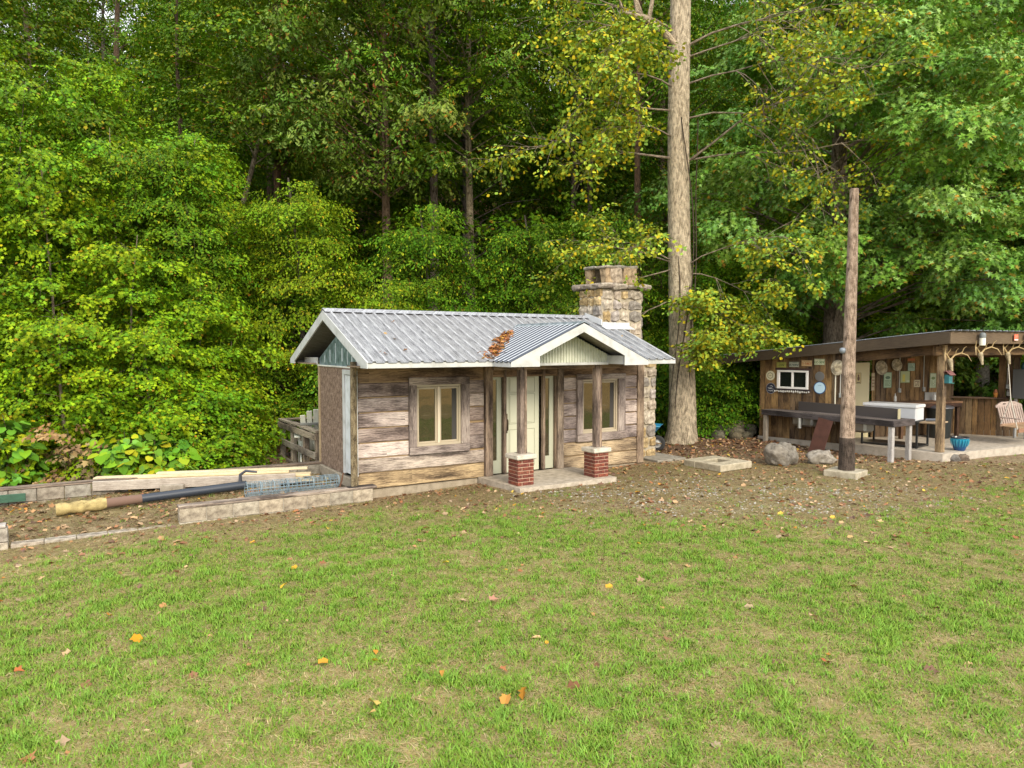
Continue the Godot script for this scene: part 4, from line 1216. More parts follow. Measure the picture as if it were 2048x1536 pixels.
	# young trees between the thicket and the tall wood
	var yp := [Vector2(-13.2, 23.0), Vector2(-10.2, 23.4), Vector2(-16.5, 22.6), Vector2(-14.8, 26.0), Vector2(-7.4, 24.0), Vector2(9.2, 27.2), Vector2(20.4, 27.8), Vector2(-18.4, 25.2)]
	var yd := ["airy young maple above the middle of the left thicket", "airy young maple above the lumber pile's thicket", "tall young maple on the slope at the left edge", "young maple high on the left slope", "young maple left of the three trunks", "young maple behind the sweetgum's left side", "young maple high at the right edge behind the others", "young maple at the far left, highest up the slope"]
	for i in yp.size():
		tree("young_maple", yd[i], "tree", yp[i], {h = [9.0, 8.0, 10.0, 10.5, 6.5, 10.0, 12.0, 11.0][i], r = 0.07, bark = Color(0.34, 0.27, 0.2), kind = "thicket" if i % 2 else "dark", boughs = 60, per = 20, cr = 2.9, c0 = 0.18, c1 = 1.0, pr = 0.85, bend = 0.03, thick = 0.2, droop = 0.8, tint = Color(0.95, 0.97, 0.9)}, "young maples on the lower slope")
	# shrubs along the edge
	var up := [Vector2(4.0, 22.0), Vector2(5.6, 21.8), Vector2(6.7, 22.2), Vector2(3.1, 21.6), Vector2(-2.6, 19.6), Vector2(-4.9, 20.4), Vector2(1.4, 21.0), Vector2(13.6, 26.6), Vector2(16.6, 27.4), Vector2(-7.2, 16.6), Vector2(7.1, 22.0)]
	var ud := ["dark green shrub directly behind the tulip tree's foot", "dark green shrub right of the tulip tree", "dark green shrub beside the heap of stones", "dark green shrub behind the wheelbarrow", "low shrub behind the deck chair", "shrub behind the deck's far rail", "low shrub behind the cabin's back wall", "shrub outside the pavilion opening, left part", "shrub outside the pavilion opening at the pale trunk", "low shrub behind the back block wall near the deck", "shrub at the pavilion's left corner"]
	for i in up.size():
		tree("shrub", ud[i], "shrub", up[i], {h = [2.6, 2.4, 2.2, 2.8, 2.0, 2.4, 3.0, 2.6, 2.6, 1.6, 2.6][i], r = 0.03, bark = brown, kind = "beech" if i != 9 else "thicket", boughs = 34, per = 20, cr = 1.35, c0 = 0.05, c1 = 1.0, pr = 0.6, thick = 0.4, bend = 0.04, tint = Color(0.85, 0.9, 0.9)}, "shrubs at the edge of the wood")
	# big leaved weeds and withered stalks by the back wall
	for q in [[-8.0, 14.9, 1.1, "big", "clump of broad round green leaves behind the lumber"], [-7.4, 14.9, 0.9, "big", "smaller clump of broad round leaves near the middle of the back wall"], [-10.3, 14.6, 1.5, "big", "broad leaved weed with yellow lower leaves behind the back wall's left end"], [-9.1, 14.7, 1.2, "brown", "withered brown weed stalks behind the back wall"], [-8.6, 15.0, 1.0, "brown", "shorter withered brown weed beside the broad green leaves"], [-11.4, 15.2, 1.5, "big", "broad leaved weed at the left edge of the picture"]]:
		tree("weed", q[4], "weed", Vector2(q[0], q[1]), {h = q[2], r = 0.014, bark = Color(0.20, 0.17, 0.08), kind = q[3], boughs = 15 if q[3] == "big" else 8, per = 5, cr = 0.55, c0 = 0.1, c1 = 1.0, pr = 0.28, thick = 0.5, vs = 0.3, bend = 0.05}, "weeds along the back wall")
	# the hillside wood
	var n := 0
	var tries := 0
	var used := []
	while n < 80 and tries < 1500:
		tries += 1
		var d := rng.randf_range(29.5, 76.0)
		var x := rng.randf_range(-0.86, 0.86) * d
		var ok := true
		for u in used:
			if Vector2(x, d).distance_to(u) < 2.6 + 0.03 * d: ok = false
		if not ok: continue
		used.append(Vector2(x, d))
		n += 1
		var big := rng.randf()
		var bright := sstep(0.15, 0.65, x / d)
		tree("hillside_tree", "forest tree on the wooded slope, one of many alike", "tree", Vector2(x, d), {h = 13.0 + big * 8.0, r = 0.13 + 0.15 * big, bark = [brown, greyb, tanb][n % 3], kind = "dark" if n % 3 else "beech", boughs = 40, per = 17, cr = 4.0, c0 = 0.22, c1 = 0.98, pr = 1.5, sc = 1.45, bend = 0.012, vs = 2.0, thick = 0.18, tint = Color(0.9, 0.93, 0.85).lerp(Color(1, 1, 0.8), bright), droop = 0.7}, "trees of the wooded slope")
	# undergrowth
	var xs := [[], []]
	var cs := [[], []]
	for i in 1050:
		var d := rng.randf_range(20.5, 60.0)
		var x := rng.randf_range(-0.85, 0.85) * d
		if cab(x, d).y < 5.0: continue
		bough(xs[i % 2], cs[i % 2], V(x, gy(x, d) + rng.randf_range(0.3, 2.0 + 1.4 * sstep(22.0, 26.0, d)), d), rng.randf_range(0.8, 1.6), 15, Color(1, 1, 0.95), 1.15, rng.randf() * TAU, 0.35, 0.7)
	var ug := Node3D.new()
	ug.name = "undergrowth"
	add_child(ug)
	ug.set_meta("kind", "stuff")
	ug.set_meta("label", "leafy undergrowth covering the wooded slope")
	ug.set_meta("category", "undergrowth")
	for k in 2: many("leaves", SP["dark%d" % k], M.leaf, xs[k], cs[k], ug)


# ---------------------------------------------------------------- left yard
func block_row(wall: Node3D, a0: float, a1: float, b: float, y0: float, y1: float, bw: float, depth: float, tone: Color) -> void:
	var x := a0
	while x < a1 - 0.05:
		var w := minf(bw, a1 - x)
		if a1 - x - w < 0.12: w = a1 - x
		bpart("block", wall, M.stone, vary(tone * 1.3, 0.12), R(HW(x + w * 0.5, (y0 + y1) * 0.5, b + rng.randf_range(-0.004, 0.004)), Vector3(0, TH, 0)), Vector3(w - 0.008, y1 - y0 - 0.008, depth), 0.008)
		x += w

func yard_left() -> void:
	rng.seed = 301
	var tone := Color(0.46, 0.41, 0.33)
	var w := thing("block_wall", "low concrete block wall with a wooden cap in front of the planting bed", "wall")
	block_row(w, -3.0, 0.22, -0.10, -0.09, 0.135, 0.405, 0.19, tone)
	block_row(w, -3.0, 0.22, -0.115, -0.32, -0.09, 0.405, 0.2, Color(0.50, 0.45, 0.36))
	bpart("mortar", w, M.concrete, Color(0.56, 0.53, 0.47), R(HW(-1.39, -0.09, -0.10), Vector3(0, TH, 0)), Vector3(3.2, 0.44, 0.165), 0)
	bpart("cap", w, M.wood, Color(0.52, 0.45, 0.38), R(HW(-1.36, 0.158, -0.10), Vector3(0, TH, 0.0)), Vector3(3.3, 0.042, 0.21), 0.006)
	bpart("cap_end", w, M.wood, Color(0.12, 0.10, 0.09), R(HW(0.02, 0.181, -0.11), Vector3(0, TH, 0.0)), Vector3(0.5, 0.02, 0.16), 0.006)
	var k := thing("block_kerb", "row of sunken blocks flush with the grass left of the low wall", "kerb")
	block_row(k, -5.2, -3.02, -0.12, -0.40, -0.105, 0.405, 0.19, Color(0.42, 0.38, 0.32))
	var pl := thing("block_pier", "two course block pier at the left edge of the picture", "wall")
	block_row(pl, -6.6, -5.22, -0.14, -0.06, 0.145, 0.405, 0.2, Color(0.50, 0.46, 0.40))
	block_row(pl, -6.6, -5.22, -0.15, -0.40, -0.06, 0.405, 0.2, Color(0.50, 0.46, 0.38))
	bpart("cap", pl, M.wood, Color(0.60, 0.57, 0.54), R(HW(-5.92, 0.165, -0.14), Vector3(0, TH, 0)), Vector3(1.36, 0.04, 0.22), 0.006)
	var bw := thing("back_block_wall", "dark weathered block wall along the back of the planting bed", "wall")
	block_row(bw, -9.0, -0.02, 2.28, 0.05, 0.27, 0.405, 0.19, Color(0.36, 0.33, 0.28))
	block_row(bw, -9.0, -0.02, 2.30, -0.2, 0.05, 0.405, 0.2, Color(0.36, 0.33, 0.28))
	bpart("cap", bw, M.wood, Color(0.33, 0.27, 0.215), R(HW(-4.5, 0.292, 2.28), Vector3(0, TH, 0)), Vector3(9.0, 0.04, 0.21), 0.006)
	# the weathered post before the corner
	var po := MB.new()
	po.tube([Vector3(0, -0.1, 0), Vector3(0.0, 1.2, 0.0), Vector3(0.005, 2.33, 0)], [0.066, 0.063, 0.060], 8, Color(0.46, 0.38, 0.24), true, 1.0, 0.06, fine_noise)
	var pp := part("wooden_post", po, M.bark, self)
	pp.position = HW(-0.09, 0.1, -0.07)
	tag(pp, "weathered round topped post in front of the cabin's left corner", "post")
	# lumber
	var bl := thing("support_block", "concrete block holding up the middle of the lumber", "block", R(V(-6.15, gy(-6.15, 12.95) + 0.07, 12.98), Vector3(0, 0.1, 0)))
	bpart("block", bl, M.concrete, Color(0.40, 0.36, 0.30), Transform3D.IDENTITY, Vector3(0.4, 0.14, 0.2), 0.01)
	var bl2 := thing("support_block", "concrete block holding up the right end of the lumber", "block", R(V(-4.55, gy(-4.55, 13.35) + 0.07, 13.4), Vector3(0, 0.1, 0)))
	bpart("block", bl2, M.concrete, Color(0.40, 0.36, 0.30), Transform3D.IDENTITY, Vector3(0.4, 0.14, 0.2), 0.01)
	var lf := frame(Vector2(-7.45, 12.72), Vector2(-4.05, 13.42))
	var rows := [[1.73, 0.23, 0.0, 3.46, 0.17, 0.045, Color(0.62, 0.57, 0.51), "front", "grey white plank on edge at the front of the lumber pile"],
		[2.25, 0.18, -0.16, 3.1, 0.04, 0.24, Color(0.80, 0.66, 0.38), "", "pale yellow plank lowest of the flat ones in the lumber pile"],
		[1.95, 0.225, -0.17, 3.3, 0.04, 0.25, Color(0.80, 0.68, 0.42), "", "pale yellow plank second from the bottom of the lumber pile"],
		[2.05, 0.27, -0.18, 3.35, 0.04, 0.25, Color(0.82, 0.71, 0.46), "", "pale yellow plank third from the bottom of the lumber pile"],
		[1.62, 0.315, -0.32, 3.4, 0.04, 0.19, Color(0.84, 0.73, 0.50), "", "topmost pale plank reaching farthest left on the lumber pile"],
		[2.3, 0.355, -0.40, 2.7, 0.035, 0.14, Color(0.84, 0.74, 0.52), "", "narrow topmost plank at the back of the lumber pile"]]
	for q in rows:
		var o := bpart("lumber_plank", self, M.board, q[6], lf * R(Vector3(q[0], q[1], q[2]), Vector3(0.12 if q[7] else 0.0, rng.randf_range(-0.012, 0.012), 0.004)), Vector3(q[3], q[4], q[5]), 0.004)
		tag(o, q[8], "plank", "lumber lying in the planting bed")
	var gb := bpart("green_board", self, M.board, Color(0.055, 0.15, 0.10), Transform3D(Basis(Vector3.UP, TH - 0.02), HW(-6.6, 0.17, 2.02)), Vector3(3.0, 0.13, 0.05), 0.004)
	tag(gb, "dark green painted board leaning along the back block wall", "board")
	var wb := bpart("grey_board", self, M.board, Color(0.62, 0.58, 0.53), Transform3D(Basis(Vector3.UP, TH), HW(-6.9, 0.215, 1.93)), Vector3(1.7, 0.03, 0.09), 0.004)
	tag(wb, "whitish board lying on the green board at the left", "board")
	# pipe with a foam sleeve
	var pipe := thing("pole_pipe", "long dark blue pipe lying in the bed with a yellow foam covered end", "pipe")
	var p0 := V(-7.25, gy(-7.2, 11.4) + 0.12, 11.42)
	var p1 := V(-4.85, gy(-4.9, 12.9) + 0.13, 13.05)
	var dv := p1 - p0
	var pm := MB.new()
	pm.tube([p0 + dv * 0.40, p1], [0.074, 0.078], 14, Color(0.03, 0.036, 0.052))
	part("pipe", pm, M.smooth, pipe)
	var pr := MB.new()
	pr.tube([p0 + dv * 0.2, p0 + dv * 0.41], [0.080, 0.076], 14, Color(0.17, 0.105, 0.075))
	part("rusty_section", pr, M.matte, pipe)
	var pf := MB.new()
	var fp := []
	var fr := []
	for i in 9:
		fp.append(p0 + dv * (0.245 * i / 8.0 - 0.015)); fr.append(0.095 + 0.012 * sin(i * 2.1))
	pf.tube(fp, fr, 16, Color(0.66, 0.54, 0.24), true, 1.0, 0.16, fine_noise)
	part("foam_sleeve", pf, M.stone, pipe)
	var hk := MB.new()
	hk.tube([p0 + dv * 0.965 + Vector3(0, 0.05, 0), p0 + dv * 0.965 + Vector3(0.0, 0.2, 0.0), p0 + dv * 0.965 + Vector3(0.1, 0.27, 0), p0 + dv * 0.965 + Vector3(0.3, 0.25, 0)], [0.04, 0.03, 0.024, 0.02], 8, Color(0.06, 0.065, 0.08))
	part("hook", hk, M.smooth, pipe)
	# roll of wire netting
	var roll := thing("wire_roll", "roll of bluish wire fencing lying on the capped block wall", "wire roll")
	var rx := Transform3D(Basis(Vector3.UP, TH), HW(-1.14, 0.28, 0.12))
	var wm := MB.new()
	var wcol := Color(0.22, 0.30, 0.35)
	for k2 in 22:
		for lay in (2 if k2 % 2 else 1):
			var ring := []
			var rr := []
			for i in 15:
				var a := TAU * i / 14.0
				var rad := 0.125 - lay * 0.03 + 0.012 * sin(a * 2.0 + lay)
				ring.append(rx * Vector3(-0.78 + 1.56 * k2 / 21.0 + lay * 0.03, rad * cos(a), rad * sin(a))); rr.append(0.003 if k2 % 3 else 0.0065)
			wm.tube(ring, rr, 4, vary(wcol, 0.25), false)
	for i in 26:
		var a := TAU * i / 13.0
		var rad := 0.125 if i < 13 else 0.095
		wm.tube([rx * Vector3(-0.78, rad * cos(a), rad * sin(a)), rx * Vector3(0.78, rad * cos(a), rad * sin(a))], [0.003, 0.003], 4, vary(wcol, 0.25), false)
	part("wire", wm, M.smooth, roll)
	var stk := MB.new()
	stk.tube([Vector3(0, 0, 0), Vector3(0.04, 0.12, 0.0), Vector3(0.07, 0.26, 0.02)], [0.018, 0.015, 0.012], 7, Color(0.16, 0.08, 0.05))
	var so := part("rusty_stake", stk, M.matte, self)
	so.position = HW(-0.30, 0.16, 0.12)
	tag(so, "short rusty stake leaning beside the wooden post", "stake")
	# deck behind the cabin
	var deck := thing("wooden_deck", "small grey wooden deck with a two rail fence behind the cabin", "deck", Transform3D(Basis(Vector3.UP, TH), V(CX, 0, CD)))
	var dc := Color(0.52, 0.46, 0.35)
	for i in 16:
		bpart("deck_board", deck, M.wood, vary(Color(0.20, 0.155, 0.115), 0.15), I(H(1.9, -0.11, 2.85 + i * 0.195)), Vector3(3.7, 0.03, 0.185), 0.004)
	for q in [[0.1, 5.8], [0.1, 4.75], [0.1, 3.7], [0.1, 2.75], [1.3, 5.8], [2.5, 5.8], [3.6, 5.8]]:
		bpart("post", deck, M.wood, vary(dc, 0.12), I(H(q[0], 0.28, q[1])), Vector3(0.13, 1.14, 0.10), 0.006)
	for y in [[0.88, 0.045, 0.16], [0.76, 0.13, 0.045], [0.36, 0.14, 0.045], [-0.06, 0.14, 0.045]]:
		var o2 := 0.0 if y[1] < 0.1 else -0.075
		bpart("rail", deck, M.wood, vary(dc, 0.12), I(H(0.1 + o2, y[0], 4.3)), Vector3(y[2], y[1], 3.2), 0.005)
		bpart("rail", deck, M.wood, vary(dc, 0.12), I(H(1.9, y[0] + 0.002, 5.8 - o2)), Vector3(3.6, y[1], y[2]), 0.005)
	# chair
	var ch := thing("deck_chair", "white slatted garden chair standing on the wooden deck", "chair", R(HW(0.50, -0.095, 4.35), Vector3(0, TH + 2.9, 0)).scaled_local(Vector3.ONE * 1.2))
	var cw := Color(0.72, 0.72, 0.62)
	for i in 5:
		var hh := 0.86 - 0.055 * absf(i - 2.0) * absf(i - 2.0) * 0.5
		bpart("back_slat", ch, M.paint, cw, R(Vector3((i - 2) * 0.112, 0.30 + hh * 0.5, -0.34), Vector3(-0.32, 0, (i - 2) * -0.03)), Vector3(0.098, hh, 0.022), 0.008)
		bpart("seat_slat", ch, M.paint, cw, R(Vector3(0, 0.34 + 0.02 * i, -0.12 + i * 0.105), Vector3(-0.12, 0, 0)), Vector3(0.54, 0.022, 0.095), 0.006)
	bpart("cross_bar", ch, M.paint, Color(0.30, 0.31, 0.30), R(Vector3(0, 0.86, -0.46), Vector3(-0.32, 0, 0)), Vector3(0.58, 0.05, 0.02), 0.004)
	for s in [-1.0, 1.0]:
		bpart("arm", ch, M.paint, cw, I(Vector3(s * 0.34, 0.60, 0.0)), Vector3(0.12, 0.025, 0.72), 0.008)
		bpart("leg", ch, M.paint, cw, I(Vector3(s * 0.31, 0.295, 0.30)), Vector3(0.03, 0.59, 0.09), 0.005)
		bpart("leg", ch, M.paint, cw, R(Vector3(s * 0.285, 0.22, -0.25), Vector3(-0.45, 0, 0)), Vector3(0.03, 0.10, 0.95), 0.005)


func yard_right() -> void:
	rng.seed = 302
	# concrete strip and wheelbarrow at the cabin's right end
	var strip := bpart("concrete_path", self, M.concrete, Color(0.34, 0.31, 0.26), R(V(3.45, 0.01, 17.35), Vector3(0, TH, 0)), Vector3(0.9, 0.10, 1.2), 0.01)
	strip.set_meta("kind", "structure")
	var wb := thing("wheelbarrow", "blue wheelbarrow standing behind the cabin's right corner", "wheelbarrow", R(V(3.68, gy(3.68, 18.5), 18.55), Vector3(0, -0.35, 0)))
	var tm := MB.new()
	tm.poly([Vector3(-0.95, 0.70, 0.33), Vector3(0.16, 0.66, 0.30), Vector3(-0.14, 0.28, 0.18), Vector3(-0.7, 0.28, 0.2)], Vector3(0, 0, 1), Color(0.02, 0.20, 0.38))
	tm.poly([Vector3(-0.95, 0.70, -0.33), Vector3(0.16, 0.66, -0.30), Vector3(-0.14, 0.28, -0.18), Vector3(-0.7, 0.28, -0.2)], Vector3(0, 0, -1), Color(0.02, 0.20, 0.38))
	tm.poly([Vector3(0.16, 0.66, 0.30), Vector3(0.16, 0.66, -0.30), Vector3(-0.14, 0.28, -0.18), Vector3(-0.14, 0.28, 0.18)], Vector3(1, 0, 0), Color(0.02, 0.20, 0.38))
	tm.poly([Vector3(-0.95, 0.70, 0.33), Vector3(-0.95, 0.70, -0.33), Vector3(-0.7, 0.28, -0.2), Vector3(-0.7, 0.28, 0.2)], Vector3(-1, 0, 0), Color(0.02, 0.20, 0.38))
	tm.poly([Vector3(-0.14, 0.28, 0.18), Vector3(-0.14, 0.28, -0.18), Vector3(-0.7, 0.28, -0.2), Vector3(-0.7, 0.28, 0.2)], Vector3(0, -1, 0), Color(0.02, 0.20, 0.38))
	tm.tube([Vector3(-0.95, 0.70, 0.34), Vector3(0.17, 0.66, 0.31), Vector3(0.17, 0.66, -0.31), Vector3(-0.95, 0.70, -0.34)], [0.014, 0.014, 0.014, 0.014], 6, Color(0.05, 0.30, 0.48))
	part("tray", tm, M.plastic, wb)
	var wheel := sub("wheel", wb, R(Vector3(0.08, 0.20, 0), Vector3(PI * 0.5, 0, 0)))
	var ty := MB.new()
	ty.lathe([Vector2(0.11, -0.045), Vector2(0.17, -0.05), Vector2(0.20, -0.03), Vector2(0.205, 0.0), Vector2(0.20, 0.03), Vector2(0.17, 0.05), Vector2(0.11, 0.045)], 24, Color(0.035, 0.035, 0.035))
	part("tyre", ty, M.matte, wheel)
	var rm := MB.new()
	rm.lathe([Vector2(0.0, -0.035), Vector2(0.03, -0.05), Vector2(0.05, -0.02), Vector2(0.10, -0.02), Vector2(0.115, -0.045), Vector2(0.115, 0.045), Vector2(0.10, 0.02), Vector2(0.05, 0.02), Vector2(0.03, 0.05), Vector2(0.0, 0.035)], 20, Color(0.55, 0.55, 0.53))
	part("rim", rm, M.smooth, wheel)
	var hm := MB.new()
	for s in [-1.0, 1.0]:
		hm.tube([Vector3(0.2, 0.2, s * 0.08), Vector3(-0.3, 0.27, s * 0.2), Vector3(-1.4, 0.62, s * 0.3)], [0.017, 0.017, 0.017], 7, Color(0.22, 0.15, 0.08))
		hm.tube([Vector3(-0.62, 0.28, s * 0.2), Vector3(-0.75, 0.0, s * 0.24)], [0.014, 0.014], 6, Color(0.05, 0.05, 0.05))
	part("handle_frame", hm, M.matte, wb)
	# square kerb stones round a sunken pit
	var ring := thing("concrete_ring", "low square concrete kerb with a hollow middle in the bare yard", "kerb", R(V(4.62, 0.03, 16.1), Vector3(0, 0.60, 0)))
	for q in [[0, 0.36, 1.05, 0.33], [0, -0.36, 1.05, 0.33], [-0.38, 0, 0.28, 0.385], [0.38, 0, 0.28, 0.385]]:
		bpart("slab", ring, M.concrete, vary(Color(0.50, 0.44, 0.32), 0.06), I(Vector3(q[0], 0.045, q[1])), Vector3(q[2], 0.15, q[3]), 0.012)
	bpart("pit", ring, M.matte, Color(0.09, 0.07, 0.05), I(Vector3(0, -0.02, 0)), Vector3(0.5, 0.03, 0.4), 0)
	# boulders
	var rk := MB.new()
	rk.lump(Vector3(0, 0.23, 0), Vector3(0.37, 0.27, 0.28), 7, 0.34, Color(0.44, 0.40, 0.34), 14, 20, 0.2, 1.1)
	var r1 := part("boulder", rk, M.stone, self)
	r1.position = V(6.2, gy(6.2, 16.5) - 0.02, 16.5)
	r1.rotation.y = 0.5
	tag(r1, "large pale grey boulder beside the pavilion's table", "boulder")
	rk = MB.new()
	rk.lump(Vector3(0, 0.12, 0), Vector3(0.29, 0.16, 0.2), 23, 0.6, Color(0.52, 0.48, 0.42), 12, 18, 0.2, 0.9)
	var r2 := part("boulder", rk, M.stone, self)
	r2.position = V(7.12, gy(7.12, 16.5) - 0.01, 16.5)
	tag(r2, "smaller pale boulder left of the wooden pole's foot", "boulder")
	var hs := ["mossy stone at the top left of the heap under the shrubs", "brownish stone at the left foot of the heap", "grey stone in the middle of the heap", "largest stone of the heap", "stone on the heap next to the pavilion's corner", "small stone low on the heap's right", "small flat stone at the heap's front"]
	var hp := [[6.1, 20.55, 0.28, 0.28], [5.8, 20.2, 0.22, 0.12], [6.35, 20.4, 0.24, 0.22], [6.5, 20.75, 0.34, 0.36], [6.8, 20.6, 0.24, 0.34], [6.65, 20.3, 0.17, 0.12], [6.25, 20.1, 0.2, 0.1]]
	for i in 7:
		rk = MB.new()
		rk.lump(Vector3.ZERO, Vector3(hp[i][2], hp[i][2] * 0.66, hp[i][2] * 0.8), 40 + i, 0.4, vary(Color(0.19, 0.17, 0.115), 0.2), 8, 12)
		var st := part("heap_stone", rk, M.stone, self)
		st.position = V(hp[i][0], gy(hp[i][0], hp[i][1]) + hp[i][3] * 0.6, hp[i][1])
		st.rotation.y = i * 1.3
		tag(st, hs[i], "stone", "heap of stones by the pavilion")
	# the pole
	var pad := thing("pole_footing", "square concrete pad at the foot of the tall wooden pole", "footing", R(V(7.0, 0.03, 15.02), Vector3(0, 0.78, 0)))
	bpart("pad", pad, M.concrete, Color(0.50, 0.45, 0.34), Transform3D.IDENTITY, Vector3(0.66, 0.18, 0.66), 0.012)
	var pole := thing("wooden_pole", "tall bare wooden pole with a slanted top standing on a concrete pad", "pole", I(V(7.02, 0.10, 15.02)))
	var pm := MB.new()
	pm.tube([Vector3(0, 0, 0), Vector3(0, 0.9, 0), Vector3(-0.005, 2.4, 0), Vector3(0.01, 4.2, 0), Vector3(0.02, 5.84, 0)], [0.158, 0.144, 0.128, 0.108, 0.086], 14, Color(0.72, 0.56, 0.45), true, 1.0, 0.05, fine_noise, 0.0, Color(0.40, 0.37, 0.20))
	part("shaft", pm, M.bark, pole)
	var tm2 := MB.new()
	tm2.tube([Vector3(0, 0.0, 0), Vector3(0, 0.38, 0), Vector3(0.0, 0.70, 0)], [0.162, 0.156, 0.151], 14, Color(0.15, 0.115, 0.095), false, 1.0, 0.05, fine_noise)
	part("tarred_foot", tm2, M.bark, pole)
	var ins := MB.new()
	ins.lathe([Vector2(0.0, 0.06), Vector2(0.05, 0.05), Vector2(0.065, 0.0), Vector2(0.045, -0.05), Vector2(0.0, -0.07)], 12, Color(0.20, 0.23, 0.26), I(Vector3(-0.17, 2.52, 0.06)))
	part("lamp_cap", ins, M.plastic, pole)


# ---------------------------------------------------------------- the pavilion
var WF := Transform3D.IDENTITY
var DF := Transform3D.IDENTITY
var HF := Transform3D.IDENTITY
const C0 := Vector2(9.951, 16.447)
const DB := Vector2(0.9, 0.436)

func boards(pav: Node3D, f: Transform3D, x0: float, x1: float, y0: float, y1: float, w: float, hole := Rect2(), called := "board", skip := Vector2(-9, -9)) -> void:
	var x := x0
	while x < x1 - 0.02:
		var bw := minf(w * rng.randf_range(0.8, 1.25), x1 - x)
		if x1 - x - bw < 0.05: bw = x1 - x
		var cx := x + bw * 0.5
		var col: Color = [Color(0.286, 0.179, 0.081), Color(0.364, 0.234, 0.101), Color(0.240, 0.163, 0.091), Color(0.442, 0.286, 0.120), Color(0.305, 0.215, 0.117)][rng.randi() % 5]
		col = vary(col, 0.12)
		var spans := [[y0, y1]]
		if hole.size.x > 0 and cx > hole.position.x and cx < hole.end.x:
			spans = [[y0, hole.position.y], [hole.end.y, y1]]
		if cx > skip.x and cx < skip.y: spans = []
		for s in spans:
			if s[1] - s[0] > 0.02:
				bpart(called, pav, M.wood, col, f * I(Vector3(cx, (s[0] + s[1]) * 0.5, -0.0125 + rng.randf_range(-0.006, 0.006))), Vector3(bw - 0.008, s[1] - s[0], 0.025), 0.004)
		x += bw

func roof_y(s: float) -> float:      # underside of the sheet, s metres back from the front fascia along the left edge
	return 3.045 - 0.103 * s

